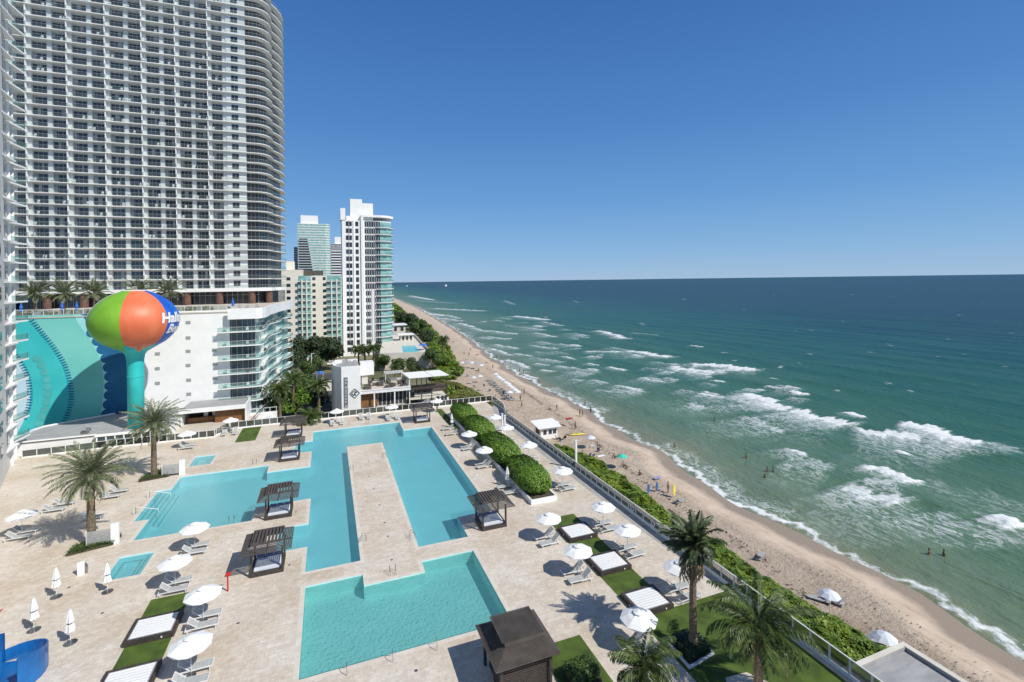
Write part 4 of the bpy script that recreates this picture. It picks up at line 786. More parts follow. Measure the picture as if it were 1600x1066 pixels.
for k in range(NF):
    z=Z0+k*FH+.16
    for i,(a,b) in enumerate(zip(fins,fins[1:])):
        x0=a+.55; x1=b-.5-.3*(b-a-1)/3.3; x0,x1=(x0,x1)
        if i==0: x0=-77.9;x1=-76.3
        zz=z+.05; z1=z+2.3
        if cnt<100 and k<9 and i>2:
            m_='glass_dark' if random.random()<.7 else 'glass_blue'
            g=MB().box(x0,x1,170.24,170.298,zz,z1).build('window',m_,tw); f=window(x0,x1,170.24,zz,z1,3,tw); fo=f.build('window_frame','frame_grey',g); cnt+=1
        else:
            prest.box(x0,x1,170.24,170.298,zz,z1); fr=window(x0,x1,170.24,zz,z1,3,tw); frest.v+=[] ; b_=len(frest.v); frest.v+=fr.v; frest.f+=[tuple(b_+q for q in ff) for ff in fr.f]; frest.mi+=fr.mi
    # small twin windows and the wide corner glazing
    prest.box(-26.7,-24.9,169.24,169.298,z+.7,z+2.3); frest.box(-25.84,-25.76,169.18,169.24,z+.7,z+2.3); frest.box(-26.7,-24.9,169.18,169.24,z+1.1,z+1.16)
    cg=[(-22.95,170.6),(-19.7,170.6),(-17.6,172.9),(-17.1,176.9),(-15.7,180.3),(-14.9,184),(-15.0,188.8)]
    prest.strip(cg,z,z+2.6)
    for (p,q) in zip(cg,cg[1:]):
        n_=max(2,round(math.dist(p,q)/1.1))
        for s in range(n_): x=p[0]+(q[0]-p[0])*s/n_; y=p[1]+(q[1]-p[1])*s/n_; frest.box(x-.05,x+.05,y-.1,y-.01,z,z+2.6)
curt=MB(); random.seed(44)
for k in range(NF):
    for a,b in zip(fins[1:],fins[2:]):
        if random.random()<.5: z=Z0+k*FH+.22; x_=a+.62+random.choice([0,0,.9,1.7]); curt.box(x_,x_+random.uniform(.35,1.0),170.225,170.237,z,z+2.15)
tag(curt.build('curtains','frame_grey',tw),kind='stuff')
tag(prest.build('windows','glass_dark',tw,recalc=False),kind='stuff'); tag(frest.build('window_frames','frame_grey',tw,recalc=False),kind='stuff')
# white chairs on the balconies
ch=MB()
for _ in range(150): k=random.randrange(0,NF); x=random.uniform(-76,-29); z=Z0+k*FH+.14; ch.box(x,x+.5,168.7,169.15,z,z+.5); ch.box(x,x+.5,169.1,169.15,z+.5,z+.95)
tag(ch.build('balcony_chairs','white',tw),kind='stuff')
# lobby storey with glass wall and red-brown columns
MB().strip([(-84,171.5),(-20,171.5),(-15,176),(-14,190)],22.9,Z0-.8).build('lobby_glass','glass_dark',tw,recalc=False)
mb=MB(); [mb.box(x-.05,x+.05,171.3,171.45,22.9,Z0-.8) for x in np.arange(-84,-20,1.45)]; mb.box(-84,-20,171.28,171.44,25.6,25.7); mb.build('mullions','frame_grey',tw)
for x in (-80,-71.8,-63.6,-55.4,-47.2,-39,-30.6,-21.8,-17.3): MB().lathe([(1.,22.9),(1.,Z0-.8)],16,(x,169.6 if x<-18 else 172)).build('column','column_red',tw,smooth=False)
# ---------------------------------------------------------------- podium with mural (front wall on y=124)
YP=124.
pb=thing('podium_building','white podium block with teal sea mural on the left and wavy balconies right','building',(0,0,0))
MB().prism([(-68,YP),(-20.5,YP),(-20.5,128),(-16.9,140),(-16.9,178),(-68,178)],-4.1,22.7).build('wall','white',pb)
MB().prism([(-70,YP-.15),(-20.4,YP-.15),(-20.4,122.6),(-15.,122.6),(-14,123.6),(-13.5,126),(-13.4,131),(-13.5,137),(-13,143),(-12.5,150),(-11.5,157),(-10.8,165),(-10.8,190),(-70,190)],22.72,22.95).build('roof_terrace','terrace',pb)
edge=[(-20.6,122.4),(-15.0,122.4),(-13.9,123.4),(-13.4,126),(-13.3,131),(-13.4,137),(-12.9,143),(-12.4,150),(-11.4,157),(-10.7,165),(-10.6,180)]
MB().wallstrip(edge,.35,21.2,23.6).build('parapet','white',pb); MB().box(-68,-20.65,YP-.02,YP+.3,22.96,23.3).build('parapet','white',pb)
mb=MB(); mb.strip([(-68,YP+.1),(-20.7,YP+.1)],23.3,24.35); mb.build('roof_railing','balcony_glass',pb,recalc=False); mb=MB(); mb.box(-68,-20.7,YP+.06,YP+.14,24.35,24.42); [mb.box(x-.04,x+.04,YP+.05,YP+.13,23.3,24.35) for x in np.arange(-67.5,-21,1.6)]; mb.build('roof_handrail','white_metal',pb)
def wavy(s): # inner glass line
    return [(-18.6,124.9),(-14.9,124.9),(-14.3,128),(-12.9,131.3),(-11.9,134),(-10.6,139),(-9.6,145),(-9.2,152)]
for k in range(8):
    z=W(389,518.1+21.68*k,122.5)[1]
    sl=[(-22.6,122.4),(-15.2,122.4),(-14.2,123.1),(-13.75,125),(-13.6,128.5),(-13.9,133),(-14.2,138),(-14.1,143),(-13.4,147.5),(-12.7,151),(-12.5,156),(-13,161),(-12.6,164.5),(-11.2,167.5),(-10.5,172),(-11,178)]
    MB().prism(sl+[(-17,178),(-17,126),(-20.4,126),(-20.4,YP-.03),(-22.6,YP-.03)],z-.12,z+.12).build('balcony_slab','white',pb)
    MB().strip(sl,z+.14,z+1.1).build('balcony_railing','balcony_teal',pb,recalc=False); MB().wallstrip(sl,.05,z+1.1,z+1.15).build('handrail','white_metal',pb)
    MB().strip([(-20.3,124.2),(-15.5,124.2)],z+.13,z+2.99).build('window','glass_blue',pb,recalc=False)
    mb=MB(); [mb.box(x-.05,x+.05,124.05,124.18,z+.13,z+2.99) for x in (-20.2,-19.1,-18.,-16.9,-16.1,-15.35)]; mb.build('window_frame','frame_grey',pb)
    MB().strip([(-15.5,124.2),(-15.2,128),(-15.3,133),(-15.7,138),(-15.7,143),(-15.1,147.5),(-14.3,151),(-14.1,156),(-14.6,161),(-14.2,165),(-12.8,169),(-12.2,174)],z+.13,z+2.99).build('curved_window','glass_teal',pb,recalc=False)
    for (cx_,cy_) in ((-21.6,123.),(-17.2,123.1),(-14.7,125.2),(-14.9,134.5),(-14.,149)): 
        b_=MB(); b_.box(cx_,cx_+.55,cy_,cy_+.5,z+.12,z+.5); b_.box(cx_,cx_+.55,cy_+.45,cy_+.5,z+.5,z+.95); b_.build('balcony_chair',random.choice(['wood_grey','white','pool_deckchair']),pb)
for px,py in ((246,553),(246,576),(246,599),(294,504),(294,528),(294,549),(294,571),(295,594),(295,616),(335,547),(336,569),(336,591)):
    x,z=W(px,py,YP); mb=MB(); mb.box(x-.45,x+.45,YP-.05,YP-.003,z-.35,z+.35); [mb.box(x-.42,x+.42,YP-.09,YP-.051,z-.3+q*.16,z-.24+q*.16) for q in range(4)]; mb.build('vent','frame_grey',pb)
# the mural: painted areas on the wall
def cat(pts,n=10):
    out=[]; P_=[pts[0]]+list(pts)+[pts[-1]]
    for i in range(1,len(P_)-2):
        for s in range(n):
            t=s/n; a,b,c,d=P_[i-1],P_[i],P_[i+1],P_[i+2]
            out.append(tuple(.5*((2*b[q])+(-a[q]+c[q])*t+(2*a[q]-5*b[q]+4*c[q]-d[q])*t*t+(-a[q]+3*b[q]-3*c[q]+d[q])*t**3) for q in (0,1)))
    out.append(pts[-1]); return out
XL=-67.9; XR=W(222,560,YP)[0]; ZT=23.29; ZB=-4
def band(poly,lay,m,name='mural_band'):
    from mathutils.geometry import tessellate_polygon
    y=YP-.024-.012*lay; v=[Vector((p[0],p[1],0)) for p in poly]; mb=MB()
    for tr in tessellate_polygon([v]): mb.face([(poly[i][0],y,poly[i][1]) for i in tr])
    # thickness of the painted panel edge
    mb.build(name,m,pb,recalc=True)
wp=lambda L_:[W(a,b,YP) for a,b in L_]; cut=lambda L_:[(x,min(z,ZT)) for x,z in L_]
band([(XL,ZB),(XR,ZB),(XR,ZT),(XL,ZT)],0,'mural_aqua')
c2=cat(wp([(44,494),(66,520),(86,545),(101,570),(109,595),(112,620),(107,645),(96,670),(80,700)]))
band([(XL,ZT)]+c2+[(XL,c2[-1][1])],1,'mural_teal')
c3=cat(wp([(30,535),(52,548),(66,565),(76,588),(79,612),(76,636),(64,664),(46,700)]))
c3b=cat(wp([(30,538),(50,551),(63,567),(72,589),(75,612),(71,636),(60,662),(42,700)]))
c1=cat(wp([(20,548),(30,562),(42,584),(47,607),(46,632),(38,656),(26,680)]))
band([(XL,c1[0][1]+3)]+c1+[(XL,c1[-1][1])],4,'mural_pale')
c4=cat(wp([(126,492),(136,510),(152,532),(166,560),(172,590),(171,620),(166,655),(160,700)]))
band(c4+[(XR,c4[-1][1]),(XR,ZT),(c4[0][0],ZT)][:3],1,'mural_navy')
c4b=[(x-1.1,z) for x,z in c4]; band(c4b+[(x+.3,z) for x,z in c4[::-1]],2,'mural_light')
def disks(line,r,step,lay,m):
    acc=0; y=YP-.024-.012*lay; mb=MB()
    for a,b in zip(line,line[1:]):
        acc+=math.dist(a,b)
        if acc>step: acc=0; mb.face([(b[0]+r*math.cos(q*PI/8),y,b[1]+r*math.sin(q*PI/8)) for q in range(16)])
    mb.build('mural_scallops',m,pb)
disks(cat(wp([(135,508),(152,532),(166,560),(172,590),(171,620),(166,655)]),40),1.0,1.9,3,'mural_navy')
disks(cat(wp([(50,551),(63,567),(72,589),(75,612),(71,636),(60,662)]),40),.72,1.45,5,'mural_mid')
def ticks(pts,lay,ln=.85,w_=.22,step=.52,m='mural_navy'):
    line=cat(pts,60); y=YP-.024-.012*lay; mb=MB(); acc=0
    for a,b in zip(line,line[1:]):
        acc+=math.dist(a,b)
        if acc>step:
            acc=0; d=Vector((b[0]-a[0],b[1]-a[1])).normalized(); n_=Vector((-d.y,d.x)); p=Vector(b); P_=[p-n_*ln/2-d*w_/2,p+n_*ln/2-d*w_/2,p+n_*ln/2+d*w_/2,p-n_*ln/2+d*w_/2]; mb.face([(q.x,y,q.y) for q in P_])
    mb.build('mural_ticks',m,pb)
ticks(wp([(44,494),(66,520),(86,545),(101,570),(109,595),(112,620),(107,645),(96,670)]),6); ticks(wp([(20,548),(30,562),(42,584),(47,607),(46,632),(38,656)]),7)
# palms, furniture of the roof terrace
pp=palm('roof_palm','x',(0,0,22.95),4.2,4.0,34,21,n=16,dry=0,wl=.12,leaf=.8)
RP=[((55,462),'leftmost palm on the podium roof terrace'),((100,458),'second palm from the left on the podium roof terrace'),((147,454),'third palm on the podium roof terrace, left of the ball tank'),((217,447),'palm on the podium roof peeping over the top of the ball tank'),((263,449),'palm on the podium roof right of the ball tank')]
for i,(p,lb) in enumerate(RP):
    x,z=W(p[0],p[1],138.); o=place(pp,i>0,(x,138.,22.95),i*1.3,lb); o['group']='palms on the podium roof'
for i,(p,lb) in enumerate((((364,474),'blue folded parasol on the podium roof between the columns'),((97,487),'blue folded parasol on the podium roof at the second palm'),((120,483),'blue folded parasol on the podium roof left of the ball tank'),((33,486),'blue folded parasol on the podium roof at its left end'))):
    x,z=W(p[0],p[1],128.); o=copy_tree(clp); o.location=(x,128.,22.97); o['label']=lb; o['group']='blue parasols on the roof'
    for c in o.children:
        if c.name.startswith('canopy'): c.data=c.data.copy(); c.data.materials[0]=M['blue_cloth']
random.seed(31); mb=MB()
for _ in range(60): x=random.uniform(-66,-15); y=random.uniform(125,131); q=random.uniform(.5,1.3); mb.box(x,x+.6,y,y+.6,22.97,22.97+q*.7); mb.box(x,x+.6,y+.5,y+.6,22.97+q*.7,23.4+q*.6)
tag(mb.build('roof_furniture','frame_grey'),'clutter of tables and chairs along the podium roof edge','furniture',kind='stuff')
mb=MB()
random.seed(32); leaves(mb,[(x,127.5,23.6,1.6,.6,.6) for x in np.arange(-66,-24,3.1)],4500,.14); tag(mb.build('roof_planting','leaf_olive',recalc=False),'low planting along the edge of the podium roof','plants',kind='stuff')
# ---------------------------------------------------------------- ball-shaped water tank on its stem
BX,BY,BZ=-33.7,110.,22.85
tk=thing('water_tower','beach-ball water tower in green, orange and blue on a teal stem','water tower',(BX,BY,0))
prof=[(.0,5.45),(.9,5.4),(2.,5.12),(3.1,4.68),(4.1,4.12),(5.,3.45),(5.8,2.62),(6.4,1.72),(6.8,.82),(6.98,0),(6.95,-.8),(6.78,-1.6),(6.48,-2.35),(6.0,-3.15),(5.4,-3.85),(4.7,-4.5)]
low=[(4.7,-4.5),(3.6,-5.15),(2.6,-5.7),(1.95,-6.15),(1.5,-6.8),(1.34,-7.8),(1.29,-9.6),(1.29,-20.5)]
n=120; secs=[('green_panel','green_paint',-151,-91),('orange_panel','orange_paint',-91,-30),('blue_panel','blue_paint',-30,30),('yellow_panel','yellow_paint',30,90),('red_panel','orange_paint',90,150),('white_panel','white',150,209)]
for nm,mt,a0,a1 in secs:
    mb=MB(); k=20
    for (r0,z0),(r1,z1) in zip(prof,prof[1:]):
        for i in range(k):
            a=R(a0+(a1-a0)*i/k); b=R(a0+(a1-a0)*(i+1)/k); mb.face([(r0*math.cos(a),r0*math.sin(a),BZ+z0),(r0*math.cos(b),r0*math.sin(b),BZ+z0),(r1*math.cos(b),r1*math.sin(b),BZ+z1),(r1*math.cos(a),r1*math.sin(a),BZ+z1)] if r0>0 else [(0,0,BZ+z0),(r1*math.cos(b),r1*math.sin(b),BZ+z1),(r1*math.cos(a),r1*math.sin(a),BZ+z1)])
    # pointed ends of the stripes running down the bowl
    am=(a0+a1)/2
    for i in range(k):
        a=R(a0+(a1-a0)*i/k); b=R(a0+(a1-a0)*(i+1)/k); dp=lambda q:1.7*(1-abs(2*q/k-1)); P0=[]
        def pt(ang,d): 
            zz=-4.5-d; rr_=np.interp(-zz,[-q[1] for q in low],[q[0] for q in low])+.02; return (rr_*math.cos(ang),rr_*math.sin(ang),BZ+zz)
        mb.face([pt(a,0),pt(b,0),pt(b,dp(i+1)),pt(a,dp(i))])
    bm_=mb.build(nm,mt,tk,smooth=True,recalc=False)
    b=bmesh.new(); b.from_mesh(bm_.data); bmesh.ops.remove_doubles(b,verts=b.verts,dist=.001); bmesh.ops.recalc_face_normals(b,faces=b.faces); b.to_mesh(bm_.data); b.free()
MB().lathe([(r,BZ+z) for r,z in low[::-1]],40).build('stem','teal_paint',tk,smooth=True)
mb=MB(); mb.lathe([(1.30,BZ-10.9),(1.38,BZ-10.9),(1.38,BZ-10.7),(1.30,BZ-10.7)],40); mb.build('stem_band','teal_paint',tk)
mb=MB(); mb.tube([(.35*math.cos(a),.35*math.sin(a),BZ+5.9) for a in np.linspace(0,2*PI,13)],.04,4); [mb.tube([(.35*math.cos(a),.35*math.sin(a),BZ+5.4),(.35*math.cos(a),.35*math.sin(a),BZ+5.9)],.03,4) for a in np.linspace(0,2*PI,7)[:-1]]; mb.build('top_hatch','white_metal',tk)
mb=MB(); mb.tube([(1.8*math.cos(a),1.8*math.sin(a),BZ+5.19) for a in np.linspace(0,2*PI,25)],.12,5); mb.build('top_ring','canvas',tk)
def lettering(txt,size,az0,zc,shear,name):
    cv=bpy.data.curves.new(name,'FONT'); cv.body=txt; cv.size=size; cv.shear=shear; cv.offset=.035*size; cv.resolution_u=3; to=bpy.data.objects.new(name,cv); C.objects.link(to)
    dg=bpy.context.evaluated_depsgraph_get(); me=bpy.data.meshes.new_from_object(to.evaluated_get(dg)); bpy.data.objects.remove(to)
    b=bmesh.new(); b.from_mesh(me); bmesh.ops.triangulate(b,faces=b.faces); bmesh.ops.subdivide_edges(b,edges=[e for e in b.edges if e.calc_length()>.35],cuts=2); bmesh.ops.triangulate(b,faces=b.faces)
    for v in b.verts:
        x,z=v.co.x,zc+v.co.y; r=float(np.interp(z,[q[1] for q in prof[::-1]],[q[0] for q in prof[::-1]])); a=az0+x/r
        v.co=((r+.09)*math.cos(a),(r+.09)*math.sin(a),BZ+z)
    bmesh.ops.recalc_face_normals(b,faces=b.faces); b.to_mesh(me); b.free(); me.materials.append(M['white']); o=bpy.data.objects.new(name,me); C.objects.link(o); o.parent=tk
lettering('Hallandale',2.55,R(-40),-.75,.12,'lettering'); lettering('Beach',2.3,R(-28),-2.75,.25,'lettering')
# ---------------------------------------------------------------- low roof and glazed pavilion before the mural
t=thing('low_building','low building with pale grey flat roof and white parapet below the mural','building',(0,0,0))
zr=2.3; pr=[G(31,697,zr),G(76,664,zr),G(120,655,zr),(-40,YP-.2),(-27.6,YP-.2),(-27.6,117),(-38.3,108.4),(-46.8,107.9)]
pr=[(-50.5,107.9),(-51.2,116),(-50.5,118),(-41.5,YP-.2),(-28.4,YP-.2),(-28.4,108.5),(-38.9,108.5),(-38.9,107.9)]
MB().prism(pr,-4,zr-.25).build('wall','white',t); MB().prism([(p[0]*1.0,p[1]) for p in pr],zr-.24,zr).build('roof','roof_grey',t)
mb=MB(); mb.wallstrip(pr[0:4],.3,zr+.002,zr+.25); mb.wallstrip([pr[-1],pr[0]],.3,zr+.002,zr+.2); mb.build('parapet','white',t)
x,y=G(118,688,zr); mb=MB(); mb.box(-.7,.3,-.4,.4,0,.5); mb.tube([(.1,0,.5),(.1,0,.9),(.6,0,.9),(.6,0,.45)],.16,8); o=tag(mb.build('roof_exhaust','steel'),'small metal exhaust duct on the pale low roof','duct'); o.location=(x,y+4,zr)
t=thing('glass_pavilion','white-framed glazed pavilion behind the railing between the two date palms','pavilion',(0,0,0))
MB().box(-38.9,-28.6,107.35,108.4,-4,.02).build('base','white',t)
MB().prism([(-38.9,107.3),(-27.9,107.3),(-28.4,110.2),(-37.6,110.2)],2.15,2.5).build('roof','roof_grey',t); MB().box(-38.95,-27.85,107.05,107.29,2.1,2.52).build('fascia','white',t)
for i in range(9):
    x=-38.7+i*1.32; MB().box(x-.09,x+.09,107.2,107.38,.02,2.12).build('frame_post','white',t)
    if i<8: MB().box(x+.1,x+1.22,107.42,107.48,.04,2.1).build('pane','glass_blue',t)
# ---------------------------------------------------------------- terrace bar
t=thing('terrace_bar','flat-roofed bar with white fascia, dark opening and wood-clad end','bar',(0,0,0))
MB().prism([(-28.2,116.2),(-16.6,116.2),(-16.9,YP-.3),(-28.0,YP-.3)],3.35,3.55).build('roof','roof_grey',t)
MB().box(-28.5,-16.3,115.95,116.19,2.75,3.6).build('fascia','white',t); MB().box(-16.58,-16.3,116.2,YP-.4,-4,3.6).build('side_wall','white',t)
MB().box(-27.9,-16.7,121.5,121.7,.04,3.34).build('back_wall','wood_dark',t); MB().box(-22.3,-16.62,117.2,117.4,.04,3.34).build('wood_cladding','wood_brown',t); MB().box(-28.2,-28.0,116.3,YP-.4,-4,3.34).build('side_wall','white',t)
MB().box(-27.5,-22.9,118.6,119.2,.04,1.1).build('counter','wood_brown',t)
for x in (-24.8,-23.2): MB().box(x,x+.8,119.6,119.9,.04,3.3).build('inner_pillar','white',t)
t=thing('outdoor_stair','dark-railed outdoor stair beside the terrace bar','stair',(0,0,0)); MB().prism([(-15.,112.5),(-14.0,112.5),(-11.7,121),(-12.7,121)],-4,.02).build('stair_wall','white',t); MB().tube([(-15,112.6,1.0),(-12.6,121,2.6)],.09,6).build('handrail','wood_dark',t)
mb=MB(); 
t=thing('glass_railing','white balustrade at the foot of the wavy balconies','railing',(0,0,0)); MB().box(-16.2,-10.8,120.4,120.5,-4,.5).build('curb','white',t); MB().box(-16.2,-10.8,120.4,120.5,1.35,1.45).build('top_rail','white_metal',t)
for i in range(5): MB().box(-16.2+i*1.3,-16.1+i*1.3,120.4,120.5,.51,1.34).build('post','white_metal',t)
# ---------------------------------------------------------------- near white building at the left edge (slanting facade)
A_=Vector((-50.2,107.6)); B_=Vector((-41.3,83.5)); d=(B_-A_).normalized(); ang=math.atan2(d.y,d.x)
nb=thing('apartment_building','white apartment block with stacked triangular balconies at the left picture edge','building',(A_.x,A_.y,0),ang)
LN=62; FHn=3.3
MB().box(0,LN,-14,0,-4,98).build('wall','stucco',nb)
MB().box(.9,1.5,.01,.5,-4,98).build('pier','white',nb); MB().box(4.6,5.0,.01,.35,-4,98).build('pier','white',nb)
random.seed(5)
for k in range(28):
    z=3.4+k*FHn
    MB().prism([(-.5,.01),(4.7,.01),(-.35,1.9),(-.5,1.8)],z-.13,z+.13).build('balcony_slab','white',nb)
    MB().strip([(4.5,.05),(-.35,1.85),(-.48,1.7)],z+.14,z+1.1).build('balcony_railing','balcony_teal',nb,recalc=False)
    MB().box(1.6,4.4,.012,.06,z+.15,z+2.5).build('window','glass_dark',nb)
    for j in range(5):
        x0=6.4+j*7.5
        if j<2 or k<9: MB().box(x0,x0+2.8,.012,.07,z+.7,z+2.5).build('window',random.choice(['glass_dark','glass_blue']),nb)
    MB().prism([(5.2,.01),(10.8,.01),(5.3,1.1)],z-.12,z+.12).build('balcony_slab','white',nb)
# ---------------------------------------------------------------- beach-front towers beyond
def rwin(t,rows,name,m): 
    mb=MB(); [mb.box(*r) for r in rows]; return mb.build(name,m,t)
Yw=230.
wt=thing('condo_tower','tall white condominium tower with rounded glass balconies facing the sea','building',(0,0,0))
wx=lambda px,Y=Yw: W(px,450,Y)[0]; wz=lambda py,px=575,Y=Yw: W(px,py,Y)[1]
x0,x1,xr=wx(535.5),wx(597),wx(616); zt=wz(345); 
front=[(x0,Yw),(x1-1,Yw),(x1+2.3,Yw+1.2),(xr-.6,Yw+4.),(xr-.1,Yw+8),(xr-.6,Yw+13),(xr-3,Yw+17),(x0,Yw+17)]
MB().prism(front,-4.1,zt).build('wall','white',wt)
MB().prism([(x0+2,Yw+1),(wx(552),Yw+1),(wx(552),Yw+8),(x0+2,Yw+8)],zt,wz(338)).build('roof_box','white',wt)
MB().box(wx(549),wx(568),Yw+2,Yw+9,zt,wz(311)).build('roof_box','white',wt); MB().box(wx(568)+.01,wx(585),Yw+2,Yw+9,zt,wz(317)).build('roof_box','white',wt); MB().box(x0-.6,wx(541),Yw-.3,Yw+9,zt,wz(327)).build('roof_box','white',wt)
MB().prism([(wx(565),Yw-.6),(x1,Yw-.6),(x1+3,Yw+.4),(xr+.4,Yw+4),(xr+.6,Yw+9),(xr-2,Yw+15),(wx(565),Yw+15)],zt+1.6,zt+2.6).build('roof_slab','white',wt)
fh=3.15; nfl=int((zt+3)/fh)
for k in range(nfl):
    z=zt-3.0-k*fh
    if z<-3: break
    for (a,b) in ((541.5,551),(556.3,561.3)): MB().box(wx(a),wx(b),Yw-.02,Yw+.1,z+.3,z+2.4).build('window','glass_dark',wt)
    if k<10 or True:
        a=571 if k<11 else 583; 
        if k>=10: MB().box(wx(571.5),wx(579.5),Yw-.02,Yw+.1,z+.3,z+2.4).build('window','glass_dark',wt)
        MB().strip([(wx(a if k<10 else 586),Yw-.05),(wx(595),Yw-.05)],z+.2,z+2.7).build('window','glass_dark',wt,recalc=False)
    cv=[(x1-.8,Yw-1.1),(x1+2.6,Yw-.2),(xr+.2,Yw+3.4),(xr+.8,Yw+8),(xr+.2,Yw+13.5)]
    MB().prism([(wx(588),Yw-.7)]+cv+[(x1,Yw+12)],z-.11,z+.11).build('balcony_slab','white',wt); MB().strip(cv,z+.16,z+1.15).build('balcony_railing','balcony_glass',wt,recalc=False)
    MB().strip([(x1-.6,Yw-.06),(x1+2.4,Yw+1.05),(xr-.55,Yw+3.9),(xr-.05,Yw+8)],z+.3,z+2.6).build('curved_window','glass_teal',wt,recalc=False)
mb=MB(); [mb.box(wx(p)-.13,wx(p)+.13,Yw-.14,Yw-.04,2,zt) for p in (546.3,574,577.5,581,585,588,592)]; mb.build('mullions','frame_grey',wt); MB().box(wx(553),wx(554.5),Yw-.3,Yw,-4,zt).build('pier','white',wt); MB().box(wx(565),wx(569),Yw-.6,Yw,-4,zt+1.5).build('pier','white',wt)
# cream apartment block
Yc=228.; ct=thing('condo_block','cream apartment block with green balcony stacks left of the white tower','building',(0,0,0)); cx=lambda p:W(p,450,Yc)[0]; cz=lambda q,p=490:W(p,q,Yc)[1]
MB().box(cx(424),cx(474),Yc-6,Yc+14,-4,cz(422)).build('wall','cream',ct); MB().box(cx(474)+.01,cx(534),Yc,Yc+14,-4,cz(431)).build('wall','cream',ct)
MB().box(cx(446),cx(459),Yc+4,Yc+10,cz(422),cz(408)).build('roof_box','cream',ct); MB().box(cx(470),cx(505),Yc+2,Yc+9,cz(430),cz(423)).build('roof_box','wood_grey',ct)
for k in range(14):
    z=cz(438)-k*2.68
    if z<-3: break
    MB().box(cx(449.5),cx(455.5),Yc-6.05,Yc-5.9,z,z+1.3).build('window','glass_dark',ct)
    for a,b in ((488,493),(504.5,509)): MB().box(cx(a),cx(b),Yc-.05,Yc+.1,z,z+1.3).build('window','glass_dark',ct)
    for a,b in ((467.5,486.5),(511,533)):
        zz=z-.4; y_=Yc-.02 if a>470 else Yc-6.02
        MB().box(cx(a),cx(b),y_-.04,y_,zz,zz+2.3).build('window','glass_teal',ct); MB().box(cx(a)-.1,cx(b)+.1,y_-1.6,y_-.05,zz-.25,zz-.02).build('balcony_slab','white',ct); MB().box(cx(a)-.1,cx(b)+.1,y_-1.6,y_-1.5,zz,zz+1.).build('balcony_railing','glass_teal',ct)
mb=MB(); [mb.box(cx(p)-.25,cx(p)+.25,Yc-8,Yc-6.05,-4,cz(437)) for p in (473,480)]; [mb.box(cx(p)-.25,cx(p)+.25,Yc-1.9,Yc-.07,-4,cz(437)) for p in (518,526)]; mb.build('piers','cream',ct)
# far towers
def far_tower(label,Y,pa,pb_,ptop,mw,mg,fh=3.2,roof=None,round_=False,depth=25,split=None):
    t=thing('far_tower',label,'building',(0,0,0)); xa,xb=W(pa,450,Y)[0],W(pb_,450,Y)[0]; zt=W(pa,ptop,Y)[1]; 
    poly=[(xa,Y),(xb-6,Y),(xb-2,Y+2),(xb,Y+6),(xb,Y+depth),(xa,Y+depth)] if round_ else [(xa,Y),(xb,Y),(xb,Y+depth),(xa,Y+depth)]
    MB().prism(poly,-4,zt).build('wall',mw,t)
    cxm=sum(p[0] for p in poly)/len(poly); cym=sum(p[1] for p in poly)/len(poly); k=0; z=zt-fh*.8; sp=split or 1.
    while z>0 and k<34:
        g=[(cxm+(p[0]-cxm)*1.006,cym+(p[1]-cym)*1.01) for p in poly]; MB().strip(([g[-1]]+g[:-1])[:len(g)],z,z+fh*.55).build('window_band',mg,t,recalc=False); z-=fh; k+=1
    if round_:
        for k in range(26): MB().box(xa+1.5,xa+(xb-xa)*(.30+.012*k),Y-.6,Y-.45,zt-22-k*fh,zt-22-k*fh+fh*.5).build('dark_band','glass_dark',t); MB().box(xa+.5,xa+(xb-xa)*(.30+.012*k)+1,Y-1.2,Y-.3,zt-22-k*fh-.7,zt-22-k*fh-.1).build('balcony_slab','white',t)
    if roof: a,b,c=roof; MB().box(W(a,450,Y)[0],W(b,450,Y)[0],Y+3,Y+depth-4,zt,W(a,c,Y)[1]).build('roof_box','white',t)
    return t
far_tower('far teal glass tower with white crown between the cream block and the white tower',700,466,517,349,'stucco','glass_teal',3.4,(471,498,336),True,35)
far_tower('far pale tower squeezed between the teal tower and the white tower',820,516,534,381,'stucco','glass_blue',3.3,(524,534,370),False,30)
far_tower('distant lower pale block in front of the squeezed far tower',640,518,536,392,'white','glass_dark',3.3)
far_tower('slim dark-windowed tower edge showing left of the teal tower',760,460,468,386,'stucco','glass_blue',3.3)
# ---------------------------------------------------------------- restaurant behind the back railing
Yr=124.5; rt=thing('restaurant','white restaurant building with sign wall, roof terrace and dark-framed windows','building',(0,0,0)); rx=lambda p,Y=Yr:W(p,600,Y)[0]; rz_=lambda q,p=545,Y=Yr:W(p,q,Y)[1]
xa,xb=rx(533.5),rx(563.5); zt=rz_(575)
MB().prism([(xa,Yr),(xb,Yr),(xb,Yr+12),(xa-1.2,Yr+12),(xa-2.2,Yr+7),(xa-1.6,Yr+2.5)],-4.1,zt-.7).build('sign_wall','white',rt)
mb=MB(); mb.wallstrip([(xb,Yr),(xa,Yr),(xa-1.6,Yr+2.5),(xa-2.2,Yr+7),(xa-1.2,Yr+12),(xb,Yr+12)][::-1],.25,zt-.69,zt+.35); mb.build('parapet','white',rt)
MB().prism([(xa+.2,Yr+.4),(xb-.2,Yr+.4),(xb-.2,Yr+11.5),(xa-.8,Yr+11.5),(xa-1.7,Yr+7),(xa-1.1,Yr+2.7)],zt-.69,zt-.55).build('roof_deck','roof_grey',rt)
